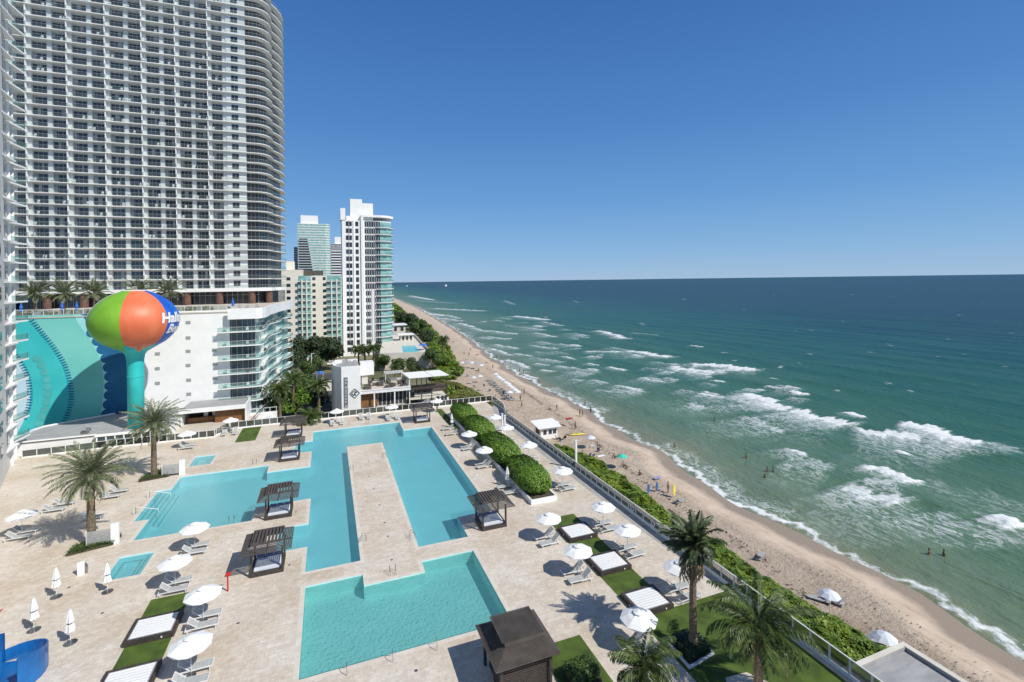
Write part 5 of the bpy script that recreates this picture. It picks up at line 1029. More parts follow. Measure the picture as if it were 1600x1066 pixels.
# vertical sign panel of tall narrow signs and a diamond logo with two linked letters
ps=MB().box(rx(537),rx(543.5),Yr-.08,Yr-.003,rz_(637),rz_(589)); sp=ps.build('sign_panel','frame_grey',rt); mb=MB(); random.seed(2)
zz=rz_(589)-.2
while zz>rz_(637)+.3:
    hgt=random.choice([.35,.5,.6]); q=random.random(); mb.box(rx(537)+.08,rx(537)+.20,Yr-.11,Yr-.083,zz-hgt,zz); 
    if q<.6: mb.box(rx(537)+.2,rx(543.5)-.1,Yr-.11,Yr-.083,zz-.12,zz)
    if q>.3: mb.box(rx(537)+.2,rx(543.5)-.2,Yr-.11,Yr-.083,zz-hgt,zz-hgt+.12)
    if q>.5: mb.box(rx(543.5)-.2,rx(543.5)-.08,Yr-.11,Yr-.083,zz-hgt,zz)
    zz-=hgt+.12
mb.build('sign_letters','glass_dark',sp)
lx,lz=W(554,615,Yr); mb=MB()
def bar2(x0,z0,x1,z1,w_=.09):
    d_=Vector((x1-x0,z1-z0)).normalized(); n_=Vector((-d_.y,d_.x))*w_; P_=[(x0-n_.x,z0-n_.y),(x1-n_.x,z1-n_.y),(x1+n_.x,z1+n_.y),(x0+n_.x,z0+n_.y)]; mb.face([(lx+p[0],Yr-.06,lz+p[1]) for p in P_])
s_=.88
for a,b,c,e in ((-1,0,0,1),(0,1,1,0),(1,0,0,-1),(0,-1,-1,0),(-.62,.05,.0,.62),(-.62,.05,-.15,-.45),(-.15,-.45,.05,-.2),(.05,-.2,-.12,-.02),(.15,.45,.5,.1),(.15,.45,.02,.02),(.3,.28,.02,.02),(.02,.02,.3,-.5)): bar2(a*s_*1.3,c and b*s_*1.3 or b*s_*1.3,c*s_*1.3,e*s_*1.3)
mb.build('logo','glass_dark',rt,recalc=False)
# lower storeys
xm=rx(642); zm=rz_(607,600,Yr)
MB().prism([(xb+.01,Yr+2.5),(xm-.5,Yr+2.5),(xm-.5,Yr+14),(xb+.01,Yr+14)],-4.1,zm-1.2).build('wall','plaster_pale',rt)
MB().prism([(xb+.02,Yr+.4),(xm,Yr+.4),(xm,Yr+14.5),(xb+.02,Yr+14.5)],zm-1.1,zm-.35).build('roof_slab','white',rt)
MB().prism([(xb+.3,Yr+.8),(xm-.3,Yr+.8),(xm-.3,Yr+14.2),(xb+.3,Yr+14.2)],zm-.349,zm-.32).build('roof_terrace','terrace',rt)
mb=MB(); mb.box(xb+.1,xm,Yr+.3,Yr+.39,zm-.34,zm-.05); mb.build('roof_kerb','white',rt)
zb=zm-4.6
MB().box(xb+.3,xb+4.2,Yr+1.9,Yr+2.49,zb,zm-1.15).build('brown_wall','wood_brown',rt)
for i in range(9):
    xw=xb+4.5+i*1.02; MB().box(xw,xw+.75,Yr+2.38,Yr+2.48,zb,zm-1.6).build('window','glass_dark',rt)
for p in (584,616): MB().box(rx(p),rx(p)+.3,Yr+.5,Yr+.8,-4,zm-1.1).build('column','white',rt)
MB().box(xb+.1,rx(700),Yr-1.4,Yr+.35,zb-.9,zb-.3).build('terrace_slab','plaster_pale',rt); MB().box(xb+.1,rx(640),Yr-1.2,Yr-1.,-4,zb-.91).build('lower_wall','plaster_pale',rt)
for p in (578,585,592,599,606,613): MB().box(rx(p),rx(p)+.12,Yr-1.5,Yr-1.41,-3.9,zb-.91).build('window_post','white',rt)
mb=MB(); random.seed(12)
for _ in range(26):
    x_=random.uniform(xb+1,xm-1.4); y_=random.uniform(Yr+1.2,Yr+13); h_=random.uniform(.4,.9); mb.box(x_,x_+random.uniform(.5,1.6),y_,y_+random.uniform(.5,1.1),zm-.31,zm-.31+h_)
tag(mb.build('terrace_furniture','wood_grey',rt),kind='stuff')
for _ in range(22):
    x_=random.uniform(xa-.6,xb-1.); y_=random.uniform(Yr+1,Yr+10.5); MB().box(x_,x_+random.uniform(.4,1.1),y_,y_+random.uniform(.4,1.),zt-.54,zt-.54+random.uniform(.3,1.1)).build('roof_unit','frame_grey',rt)
mb=MB(); leaves(mb,[(rx(567),Yr+3,zm+.2,.9,.7,.8),(rx(612),Yr+7,zm+.2,.6,1.6,.9),(rx(600),Yr+12,zm+.1,2.2,.5,.7),(rx(640),Yr+10,zm+.1,.5,2.,.7)],900,.16); mb.build('roof_plants','leaf',rt,recalc=False)
mb=MB(); [mb.box(rx(608)+i*.42,rx(608)+i*.42+.2,Yr+8.5,Yr+12.5,zm+1.9,zm+2.05) for i in range(12)]; [mb.box(rx(608)+a_,rx(608)+a_+.12,b_,b_+.12,zm-.31,zm+1.89) for a_ in (0,4.8) for b_ in (Yr+8.6,Yr+12.3)]; mb.build('roof_pergola','white',rt)
# upper pavilion on the roof and stairs
MB().box(rx(566),rx(588),Yr+6,Yr+10,rz_(579,575,Yr+6)-1.2,rz_(567,575,Yr+6)).build('roof_box','white',rt); MB().box(rx(568),rx(578),Yr+6.5,Yr+10,zm-.3,rz_(579,575,Yr+6)-1.25).build('roof_room','plaster_pale',rt)
# slatted awnings to the right
zw=rz_(586,680); 
for (a,b) in ((640,676),(677.5,702)): MB().prism([(rx(a),Yr+1),(rx(b)+.1,Yr+1),(rx(b)-.6,Yr+9),(rx(a)-.6,Yr+9)],zw-.6,zw-.42).build('awning','canvas',rt)
for p in (641,660,676,700):
    for y_ in (Yr+1.2,Yr+8.5): MB().box(rx(p)-.1,rx(p)+.1,y_,y_+.2,-4,zw-.62).build('post','wood_dark' if p>650 else 'white',rt)
MB().box(rx(641),rx(701),Yr+.9,Yr+1.2,zw-3.6,zw-3.0).build('beam','wood_dark',rt); MB().box(rx(642),rx(700),Yr+1.3,Yr+9,zw-6.2,zw-5.9).build('floor_slab','plaster_pale',rt); MB().box(rx(680),rx(702),Yr+.7,Yr+1.1,-4,zw-6.3).build('lower_wall','white',rt)
MB().box(rx(640),rx(701),Yr+7,Yr+7.2,zw-5.8,zw-3.7).build('back_wall','wood_grey',rt)
for p in (683,690,695): MB().box(rx(p),rx(p+4),Yr+.62,Yr+.69,-2.6,-.9).build('window','glass_dark',rt)
# white shade sail
t=thing('shade_sail','white pointed shade sail beside the restaurant, left of the far right cabana','sail',(0,0,0)); zs=W(672,624,118.)[1]
q=[W(648,640,116.),W(668,622,116.),W(689,636,116.)]; mb=MB(); mb.face([(q[0][0],117,q[0][1]),(q[1][0],116,q[1][1]),(q[2][0],118,q[2][1]),(q[1][0]+.5,121,q[0][1]+.4)]); mb.face([(q[0][0],117,q[0][1]-.04),(q[1][0],116,q[1][1]-.04),(q[2][0],118,q[2][1]-.04),(q[1][0]+.5,121,q[0][1]+.36)]); mb.build('cloth','canvas',t,recalc=False); MB().tube([(q[1][0],116.1,-4),(q[1][0],116.1,q[1][1]-.06)],.07,6).build('pole','white_metal',t)
# ---------------------------------------------------------------- raised pool terrace of the white tower and the house behind
zt2=1.5; Y2=176.
t=thing('pool_terrace','raised white terrace with a small turquoise pool beyond the restaurant','terrace',(0,0,0))
a0=G(584,573,-4)
ax=lambda p,q,z=zt2: G(p,q,z)
P1,P2,P3,P4=ax(592,556),ax(673,553),ax(646,524),ax(600,524)
MB().prism([P1,P2,P3,P4],-4,zt2).build('wall','plaster_pale',t); 
q=[ax(630,552),ax(656,549),ax(648,540),ax(628,541)]; mb=MB(); mb.face([(p[0],p[1],zt2+.03) for p in q]); mat('far_pool',(.10,.52,.55),.15,(.14,.60,.62),.4,3); mb.build('pool','far_pool',t)
x,y=ax(655,546); 
MB().prism([P2,(P2[0]+.25,P2[1]),(P3[0]+.25,P3[1]),P3],zt2,zt2+1.).build('parapet','plaster_pale',t); MB().prism([P1,P2,(P2[0],P2[1]+.3),(P1[0],P1[1]+.3)],zt2,zt2+.9).build('parapet','plaster_pale',t)
h=thing('pool_house','small white flat-roofed pool house on the raised terrace','house',(0,0,0)); x,y=ax(636,532); MB().box(x-3.,x+2.6,y,y+5,zt2,zt2+2.6).build('wall','plaster_pale',h); MB().box(x-4.2,x+3.2,y-1.4,y+5.4,zt2+2.61,zt2+2.95).build('roof','white',h)
for q_ in (-2.2,-.4,1.4): MB().box(x+q_,x+q_+.9,y-.06,y,zt2+.1,zt2+2.1).build('window','glass_dark',h)
x,y=ax(661,547); t=thing('parasol','blue parasol at the corner of the small far pool','parasol',(x,y,zt2)); MB().lathe([(.05,2.6),(2.,2.)][::-1],8).build('canopy','blue_cloth',t); MB().tube([(0,0,0),(0,0,2.5)],.04,5).build('pole','white_metal',t)
x,y=G(618,515,0); h=thing('beach_house','low pale house among trees beyond the pool terrace','house',(0,0,0)); MB().box(x-8,x+6,y,y+10,-4,2.4).build('wall','plaster_pale',h); MB().box(x-9,x+7,y-1,y+11,2.41,2.9).build('roof','white',h)
for q_ in (-5,-1,3): MB().box(x+q_,x+q_+1.8,y-.06,y,-1,1.4).build('window','glass_dark',h)
# ---------------------------------------------------------------- trees of the middle distance
TR=[(448,600,5.6,8.,'leaf','broad green tree at the foot of the wavy balconies'),(432,628,5.,7.6,'leaf_dark','dark green tree behind the back railing, nearest the terrace bar'),(470,604,4.6,7.2,'leaf','light green tree behind the farthest left cabana'),(461,632,4.3,6.4,'leaf_hedge','bright green tree just behind the railing by the farthest left cabana'),(490,625,3.6,5.6,'leaf_dark','small dark tree between the cabana tree and the sign wall'),
(478,548,6,11,'leaf_dark','large dark tree at the foot of the cream block, left'),(500,545,6,11.5,'leaf_dark','large dark tree at the foot of the cream block, middle'),(522,549,5.5,11,'leaf_dark','large dark tree at the foot of the cream block, right'),(452,560,5,9,'leaf_dark','dark tree left of the big dark trees below the cream block'),(486,572,4,7.5,'leaf','mid green tree in front of the big dark trees'),
(600,566,3.,5.4,'leaf','green tree before the raised pool terrace, left'),(622,570,3.,5.2,'leaf','green tree before the raised pool terrace, middle'),(648,571,3.1,5.2,'leaf_dark','green tree before the raised pool terrace, right'),(700,566,3.4,4.6,'leaf_grape','yellow-green tree right of the raised pool terrace'),(676,560,4.,7,'leaf','green tree at the corner of the raised pool terrace'),(716,581,2.3,3.2,'leaf_grape','rounded yellow-green shrub tree above the dune grass'),
(668,527,5,9,'leaf_dark','dark tree beyond the terrace corner'),(655,512,5.5,9,'leaf','tree in the beach row behind the pool house'),(640,502,6,10,'leaf_dark','tree in the beach row next to the pale beach house'),(628,497,6,11,'leaf_dark','farthest dark tree seen right of the white tower'),(704,612,1.8,2.6,'leaf_grape','low round tree standing in the dune grass'),(718,606,1.3,1.9,'leaf_olive','smaller olive bush in the dune grass'),(640,625,1.8,3.4,'leaf','small shrub at the restaurant railing, left'),(630,640,1.6,3,'leaf_hedge','small shrub at the restaurant railing beside the parasol')]
for i,(px,py,r,h,mm,lb) in enumerate(TR):
    x,y=G(px,py,-4+h-r*.7) ; far=y>190
    tree('tree',lb,(x,y,-4),h,r,100+i,mm,int(900+r*330),.30 if not far else .5,'trees behind the pool deck',11,tr=.2)
p2=palm('palm_tree','x',(0,0,-4),5.2,3.0,30,41,coco=True,n=16,dry=0,wl=.10)
PL=[((437,606),5.,'feathery palm at the foot of the podium, left'),((458,590),6.,'feathery palm at the foot of the podium, right'),((484,650),1.5,'arching yellow-green palm behind the railing, left of the sign wall'),((498,600),4.,'palm between the dark trees and the sign wall'),((556,650),0.5,'small palm below the sign wall'),((572,655),.2,'small palm at the restaurant foot'),((618,640),1.,'small palm before the restaurant terrace'),
((560,547),4.,'palm at the foot of the white tower, left'),((570,547),4.,'palm at the foot of the white tower, middle'),((584,545),4.5,'palm at the foot of the white tower, right'),((692,532),3.,'lone palm on the beach beyond the terrace'),((617,565),2.5,'palm before the raised pool terrace wall, left'),((640,562),2.5,'palm before the raised pool terrace wall, right')]
for i,(p,zc,lb) in enumerate(PL):
    x,y=G(p[0],p[1],zc); o=place(p2,i>0,(x,y,-4.+max(-3.2,zc-2.6)),i*1.7,lb,(1.1,1.1,1.15,1.,.55,.55,.5,1.2,1.2,1.2,1.2,.8,.8)[i]); o['group']='palms behind the deck'
# street, pole, cars and a blue canopy down at street level
mb=MB(); a,b=G(418,690,-4.05),G(540,575,-4.05); mb.face([(-14.9,111.5,-4.04),(3,111.5,-4.04),(0.5,150,-4.04),(4,190,-4.04),(-6,190,-4.04),(-9,150,-4.04)]); struct(mb,'street','asphalt',recalc=False)
x,y=G(487,594,-4); t=thing('light_pole','tall white pole standing among the trees','pole',(x,y,-4)); MB().tube([(0,0,0),(0,0,9)],.13,8).build('pole','white_metal',t); MB().box(-.1,1.,-.1,.1,8.9,9.05).build('lamp_arm','white_metal',t)
def car(lb,x,y,rz,m):
    t=thing('parked_car',lb,'car',(x,y,-4.03),rz); b=bmesh.new(); sec=[(-2.2,.35,.75),(-2.1,.3,.95),(-1.1,.25,1.0),(-.5,.25,1.02),(1.6,.25,1.05),(2.15,.3,.95),(2.2,.4,.7)]
    mb=MB()
    for (a,za,zb_),(c,zc,zd) in zip(sec,sec[1:]):
        for s in (-.88,.88): mb.face([(a,s,za),(c,s,zc),(c,s,zd),(a,s,zb_)])
        mb.face([(a,-.88,zb_),(c,-.88,zd),(c,.88,zd),(a,.88,zb_)])
    mb.face([(-2.2,-.88,.35),(-2.2,.88,.35),(-2.2,.88,.75),(-2.2,-.88,.75)]); mb.face([(2.2,-.88,.4),(2.2,.88,.4),(2.2,.88,.7),(2.2,-.88,.7)]); mb.build('body',m,t)
    mb=MB(); mb.prism([(-.9,-.8),(1.5,-.8),(1.5,.8),(-.9,.8)],1.0,1.42); mb.build('cabin','glass_dark',t); MB().prism([(-.6,-.7),(1.2,-.7),(1.2,.7),(-.6,.7)],1.42,1.5).build('roof',m,t)
    for wx_ in (-1.4,1.35):
        for wy in (-.88,.7): mb=MB(); mb.tube([(wx_,wy,.33),(wx_,wy+.18,.33)],.33,12); mb.build('wheel','swim_dark',t)
x,y=G(520,625,-4); car('dark car parked below the sign wall',x-1.5,y,1.2,'swim_dark'); x,y=G(508,632,-4); car('grey car parked in the shade left of the sign wall',x-1,y+1,1.2,'frame_grey'); x,y=G(517,570,-4); car('white car on the street under the dark trees',x,y,1.3,'white')
x,y=G(500,585,-2); t=thing('blue_canopy','small blue canopy on posts beside the street','canopy',(x,y,-4)); MB().lathe([(1.6,2.4),(.1,3.1)],4).build('cloth','blue_cloth',t); mb=MB(); [mb.tube([(a,b,0),(a,b,2.4)],.05,5) for a in (-1.,1.) for b in (-1.,1.)]; mb.build('frame','white_metal',t)
t=thing('boundary_wall','pale wall along the street behind the trees','wall',(0,0,0)); xa_,ya_=G(497,612,-4); MB().box(xa_-1,xa_+6.5,ya_,ya_+.3,-4.05,-1.).build('wall','cream',t)
# grey flat-roofed building at the lower right
t=thing('flat_roof_building','weathered grey flat-roofed building at the lower right corner','building',(0,0,0)); zz=-.4
Q=[(34.6,25.1),(42.6,25.1),(42.6,14),(34.6,14)]
MB().prism(Q,-4,zz-.25).build('wall','concrete',t); MB().prism([(35.0,24.7),(42.2,24.7),(42.2,14),(35.0,14)],zz-.249,zz-.15).build('roof','roof_grey',t)
mb=MB(); mb.box(34.6,42.6,24.71,25.1,zz-.248,zz+.12); mb.box(34.6,34.99,14,24.7,zz-.248,zz+.12); mb.box(42.21,42.6,14,24.7,zz-.248,zz+.12); mb.build('parapet','concrete',t)
mb=MB(); mb.box(34.56,42.64,24.78,25.14,zz+.121,zz+.17); mb.box(42.18,42.64,14,24.77,zz+.121,zz+.17); mb.build('parapet_cap','plaster_pale',t)
# lighting posts at the railing
for px,py,lb in ((854,740,'white light post rising from the beach railing near the lifeguard hut'),(785,677,'left one of the twin white posts at the far railing corner'),(789,680,'right one of the twin white posts at the far railing corner')):
    x,y=G(px,py,0); x=35.4 if px>800 else x; t=thing('light_post',lb,'post',(x,y,0)); MB().box(-.13,.13,-.13,.13,0,4.2 if px>800 else 3.6).build('post','white',t); MB().box(-.2,.2,-.2,.2,(4.2 if px>800 else 3.6)+.01,(4.2 if px>800 else 3.6)+.15).build('cap','white_metal',t)
# ---------------------------------------------------------------- beach: hut, parasols, people
ZB_=-3.88
x,y=G(853,672,-2.5); t=thing('beach_hut','white beach service hut with sloping roof right outside the railing','hut',(x,y,ZB_)); MB().box(-1.9,1.9,-1.6,1.6,0,2.4).build('wall','white',t); 
mb=MB(); mb.face([(-2.7,-2.3,2.45),(2.6,-2.3,2.45),(2.6,2.2,2.95),(-2.7,2.2,2.95)]); mb.face([(-2.7,-2.3,2.55),(2.6,-2.3,2.55),(2.6,2.2,3.05),(-2.7,2.2,3.05)]); mb.face([(-2.7,-2.3,2.45),(2.6,-2.3,2.45),(2.6,-2.3,2.55),(-2.7,-2.3,2.55)]); mb.build('roof','white',t,recalc=False)
for q_ in (-1.3,-.1,.9): MB().box(q_,q_+.7,-1.66,-1.6,1.0,1.9).build('window','glass_dark',t)
MB().box(-1.93,-1.9,-1.,.9,.1,2.1).build('door','wood_grey',t)
bp=thing('beach_parasol','x','parasol'); MB().lathe([(.98,2.05),(.55,2.34),(.03,2.52)],8).build('canopy','canvas',bp); MB().tube([(0,0,0),(0,0,2.5)],.03,5).build('pole','white_metal',bp); nb_=0
blues=['canvas']*99
def bpar(px,py,z,lb,m='canvas',grp='parasols on the beach'):
    global nb_
    x,y=G(px,py,ZB_+2.1); zg=ZB_
    o=place(bp,nb_>0,(x,y,zg),random.random(),lb); nb_+=1; o['group']=grp
    if m!='canvas':
        for c in o.children:
            if c.name.startswith('canopy'): c.data=c.data.copy(); c.data.materials[0]=M[m]
    return x,y
bl=thing('beach_lounger','x','sun lounger'); MB().box(-.95,.95,-.3,.3,.24,.30).build('seat','frame_grey',bl); mb=MB(); mb.face([(-.95,-.3,.7),(-.4,-.3,.30),(-.4,.3,.30),(-.95,.3,.7)]); mb.face([(-.95,-.3,.66),(-.4,-.3,.26),(-.4,.3,.26),(-.95,.3,.66)]); mb.build('backrest','white_metal',bl,recalc=False)
for a in (-.8,.8): MB().box(a-.03,a+.03,-.28,.28,0,.24).build('leg','white_metal',bl)
nbl=0
def blou(x,y,rz,lb,grp='loungers on the beach'):
    global nbl
    o=place(bl,nbl>0,(x,y,ZB_),rz,lb); nbl+=1; o['group']=grp; return o
ORD=['first','second','third','fourth','fifth','sixth','seventh','eighth','ninth','tenth','eleventh','twelfth','thirteenth','fourteenth']
N=10
for i in range(N):
    f=i/(N-1); px=808-f*34; py=612-f*27
    px+=random.uniform(-1.2,1.2); py+=random.uniform(-.5,.5)
    x,y=bpar(px,py,0,ORD[i]+' white parasol from the near end of the long beach row','canvas' if i%3 else 'cushion',grp='long row of parasols on the beach')
    blou(x-2.,y-.45,.1,'nearer beach lounger beside the '+ORD[i]+' parasol from the near end of the row'); blou(x-2.,y+.5,.1,'farther beach lounger beside the '+ORD[i]+' parasol from the near end of the row')
for px,py,m,lb in ((1296,929,'canvas','white beach parasol with loungers, farther of the two beyond the glass railing'),(1382,996,'canvas','white beach parasol beside the grey flat-roofed building'),(796,613,'cushion','pink-tinged parasol at the near end of the beach row'),(722,567,'canvas','white parasol of the blue and white cluster, left end'),(729,566,'purple_cloth','lavender parasol of the blue and white cluster, left'),(737,567,'canvas','white parasol in the middle of the blue and white cluster'),(745,568,'purple_cloth','lavender parasol of the blue and white cluster, right'),(752,571,'canvas','white parasol of the blue and white cluster, right end'),
(923,684,'canvas','tilted white parasol beyond the yellow kayak'),(972,713,'aqua_cloth','aqua green parasol on the open sand'),(740,590,'canvas','white parasol left of the long row, farther'),(750,588,'canvas','white parasol left of the long row, nearer'),(867,660,'cushion','pale lilac parasol behind the beach hut'),(650,508,'blue_cloth','tiny blue parasol far up the beach, left'),(681,516,'purple_cloth','tiny lavender parasol far up the beach, right')):
    x,y=bpar(px,py,0,lb,m)
x,y=G(1286,938,ZB_); blou(x-.5,y,2.2,'white lounger on the sand by the farther beach parasol, left'); blou(x+.6,y-.6,2.0,'white lounger on the sand by the farther beach parasol, right')
x,y=G(1360,1003,ZB_); blou(x-1,y+.4,2.5,'lounger by the beach parasol near the grey flat roof, left'); blou(x+.2,y-.2,2.4,'lounger by the beach parasol near the grey flat roof, right')
x,y=G(1188,872,ZB_); blou(x,y,.5,'lone white lounger on the sand beyond the wind-blown palm'); x,y=G(1063,785,ZB_); blou(x,y,.3,'lone white lounger at the edge of the sea grape')
def flagthing(name,cat_,px,py,lb,m,h=1.5,w_=.45):
    x,y=G(px,py,ZB_); t=thing(name,lb,cat_,(x,y,ZB_),.4); mb=MB(); pts=[(w_*.2,.1),(w_,.35*h),(w_*.9,.7*h),(w_*.3,h),(-w_*.3,.95*h),(-w_*.5,.5*h),(-w_*.3,.1)]
    b=len(mb.v); mb.v+=[(p[0],-.03,p[1]) for p in pts]+[(p[0],.03,p[1]) for p in pts]; n_=len(pts); mb.f.append(tuple(range(b,b+n_))); mb.f.append(tuple(range(b+n_,b+2*n_))); [mb.f.append((b+i,b+(i+1)%n_,b+n_+(i+1)%n_,b+n_+i)) for i in range(n_)]; mb.mi+=[0]*(n_+2); mb.build('board',m,t); MB().tube([(0,0,0),(0,0,h+.2)],.035,5).build('pole','white_metal',t)
flagthing('beach_flag','flag',1013,772,'blue beach flag on the sand, left one','slide_blue'); flagthing('beach_flag','flag',1026,768,'blue beach flag on the sand, right one','slide_blue'); flagthing('beach_flag','flag',1053,776,'yellow beach flag on the sand','yellow_paint',1.9,.5)
x,y=G(902,680,ZB_); t=thing('kayak','yellow kayak lying on the sand','kayak',(x,y,ZB_),-.15); b=MB(); S_=[(-1.9,.02),(-1.2,.28),(0,.38),(1.2,.28),(1.9,.02)]
for (a,ra),(c,rc_) in zip(S_,S_[1:]):
    for k in range(8): q0,q1=k*PI/4,(k+1)*PI/4; b.face([(a,ra*math.cos(q0),.2+ra*.5*math.sin(q0)),(c,rc_*math.cos(q0),.2+rc_*.5*math.sin(q0)),(c,rc_*math.cos(q1),.2+rc_*.5*math.sin(q1)),(a,ra*math.cos(q1),.2+ra*.5*math.sin(q1))])
b.build('hull','yellow_paint',t,smooth=True); mb=MB(); mb.tube([(.3*math.cos(a)*1.3,.18*math.sin(a),.37) for a in np.linspace(0,2*PI,13)],.035,4); mb.build('cockpit_rim','wood_dark',t)
# seaweed wrack line: uncountable scraps
random.seed(77); mb=MB(); wl=[G(*p,ZB_) for p in ((760,575),(820,612),(860,640),(900,668),(960,715),(1005,752),(1040,775),(1062,790),(1090,808),(1130,830),(1175,862),(1210,890),(1255,932),(1300,975),(1400,1040),(1500,1075))]
for a,b_ in zip(wl,wl[1:]):
    n_=int(math.dist(a,b_)*9)
    for _ in range(n_):
        f=random.random(); g=mn.noise(Vector((a[0]*.1,a[1]*.3+f*3,0)))
        if random.random()>.55+g: continue
        x=a[0]+(b_[0]-a[0])*f+random.gauss(0,.35); y=a[1]+(b_[1]-a[1])*f+random.gauss(0,.3); s=random.uniform(.06,.26); an=random.uniform(-.8,.8)+1.5; u=Vector((math.cos(an),math.sin(an),0))*s; v=Vector((-math.sin(an),math.cos(an),0))*s*.4
        q_=Vector((x,y,ZB_+.035+random.random()*.05)); mb.face([q_-u,q_-v,q_+u+Vector((0,0,.05)),q_+v])
tag(mb.build('seaweed','weed',recalc=False),'dark line of seaweed scraps washed up along the sand','seaweed',kind='stuff')
random.seed(78); mb=MB()
for _ in range(2600):
    y=20+random.random()**1.6*180; x=float(shore(y))-random.uniform(5,19); s=random.uniform(.03,.13)*(1+y*.004); an=random.random()*6.28; u=Vector((math.cos(an),math.sin(an),0))*s; v=Vector((-math.sin(an),math.cos(an),0))*s*.5
    if mn.noise(Vector((x*.12,y*.05,5)))<.02: continue
    zz=(-3.84 if x-float(shore(y))<-13 else -3.84-1.1*(1-math.cos((x-float(shore(y))+13)/13*PI/2))); q_=Vector((x,y,zz+.04)); mb.face([q_-u,q_-v,q_+u+Vector((0,0,.03)),q_+v])
tag(mb.build('beach_debris','weed',recalc=False),'scattered specks of weed and debris over the dry sand','seaweed',kind='stuff')
# people ------------------------------------------------------------------
def body(joints,edges,name,parent,m='skin'):
    me=bpy.data.meshes.new(name); me.from_pydata([j[:3] for j in joints],edges,[]); o=bpy.data.objects.new(name,me); C.objects.link(o); sk_=o.modifiers.new('s','SKIN'); o.modifiers.new('u','SUBSURF').levels=1; 
    for i,j in enumerate(joints): me.skin_vertices[0].data[i].radius=(j[3],j[3]*(j[4] if len(j)>4 else 1)); me.skin_vertices[0].data[i].use_root=(i==0)
    dg=bpy.context.evaluated_depsgraph_get(); m2=bpy.data.meshes.new_from_object(o.evaluated_get(dg)); bpy.data.objects.remove(o); m2.materials.clear(); m2.materials.append(M[m]); m2.polygons.foreach_set('use_smooth',[True]*len(m2.polygons)); o=bpy.data.objects.new(name,m2); C.objects.link(o); o.parent=parent; return o
E_=[(0,1),(1,2),(2,3),(3,4),(4,5),(2,6),(6,7),(7,8),(8,9),(2,10),(10,11),(11,12),(12,13),(0,14),(14,15),(15,16),(16,17),(0,18),(18,19),(19,20),(20,21)]
def pose(kind):
    if kind=='stand': return [(0,0,.95,.13,.75),(0,0,1.15,.12,.7),(0,0,1.38,.13,.65),(0,0,1.5,.055),(0,-.01,1.6,.09,1.1),(0,-.01,1.68,.085),(.17,0,1.4,.055),(.22,.02,1.13,.042),(.24,-.04,.9,.034),(.25,-.06,.80,.03),(-.17,0,1.4,.055),(-.23,.02,1.13,.042),(-.25,-.03,.9,.034),(-.26,-.05,.80,.03),(.09,0,.86,.09),(.10,.0,.5,.062),(.10,.03,.1,.042),(.10,-.1,.03,.035),(-.09,0,.86,.09),(-.11,-.03,.5,.062),(-.13,.04,.1,.042),(-.13,-.09,.03,.035)]
    if kind=='walk': return [(0,0,.95,.13,.75),(0,-.02,1.15,.12,.7),(0,-.04,1.38,.13,.65),(0,-.05,1.5,.055),(0,-.07,1.6,.09,1.1),(0,-.07,1.68,.085),(.17,-.04,1.4,.055),(.22,.1,1.15,.042),(.23,.02,.93,.034),(.23,-.02,.85,.03),(-.17,-.04,1.4,.055),(-.22,-.14,1.16,.042),(-.22,-.3,.98,.034),(-.22,-.36,.92,.03),(.09,0,.86,.09),(.10,-.2,.5,.062),(.10,-.25,.1,.042),(.10,-.38,.05,.035),(-.09,0,.86,.09),(-.10,.08,.5,.062),(-.10,.32,.15,.042),(-.10,.26,.05,.035)]
    if kind=='sit': return [(0,0,.14,.13,.8),(0,.06,.32,.12,.7),(0,.08,.55,.13,.65),(0,.06,.68,.055),(0,.04,.78,.09,1.1),(0,.04,.86,.085),(.17,.08,.56,.055),(.24,.18,.34,.042),(.24,.26,.12,.034),(.24,.30,.04,.03),(-.17,.08,.56,.055),(-.22,-.08,.38,.042),(-.14,-.3,.42,.034),(-.12,-.36,.44,.03),(.10,-.05,.14,.09),(.13,-.42,.42,.062),(.13,-.62,.08,.042),(.13,-.74,.04,.035),(-.10,-.05,.14,.09),(-.13,-.44,.36,.062),(-.13,-.72,.08,.042),(-.13,-.84,.05,.035)]
    return [(0,0,.14,.13,.7),(0,.22,.14,.12,.6),(0,.45,.15,.13,.6),(0,.57,.15,.055),(0,.66,.16,.09,1.1),(0,.74,.16,.085),(.17,.45,.13,.055),(.30,.28,.09,.042),(.32,.05,.06,.034),(.32,-.04,.05,.03),(-.17,.45,.13,.055),(-.30,.30,.09,.042),(-.32,.06,.06,.034),(-.32,-.03,.05,.03),(.10,-.1,.13,.09),(.12,-.5,.15,.062),(.12,-.9,.08,.042),(.12,-1.,.13,.035),(-.10,-.1,.13,.09),(-.12,-.5,.12,.062),(-.13,-.9,.07,.042),(-.13,-1.,.12,.035)]
def person_proto(kind):
    t=thing('person','x','person'); J=pose(kind); b=body(J,E_,'body',t); hd=Vector(J[5][:3])
    mb=MB(); mb.lathe([(.02,-.02),(.1,-.0),(.105,.05),(.06,.11),(.01,.125)],10); o=mb.build('hair','hair',t,smooth=True); o.location=hd-Vector((0,-.02,.0))+Vector((0,0,-.02))
    c0=Vector(J[0][:3]); m1=[(0,0,0,.15,.8),(.09,0,-.12,.105),(-.09,0,-.12,.105)]
    if kind in('stand','walk'): body([(0,c0.y,c0.z+.06,.15,.8),(.09,c0.y,c0.z-.16,.11),(-.09,c0.y,c0.z-.16,.11)],[(0,1),(0,2)],'shorts',t,'swim_dark')
    else: body([(0,c0.y+.04,c0.z+.01,.15,.85),(.09,c0.y-.12,c0.z+.02,.11),(-.09,c0.y-.12,c0.z+.02,.11)],[(0,1),(0,2)],'shorts',t,'swim_dark')
    return t
PR={}
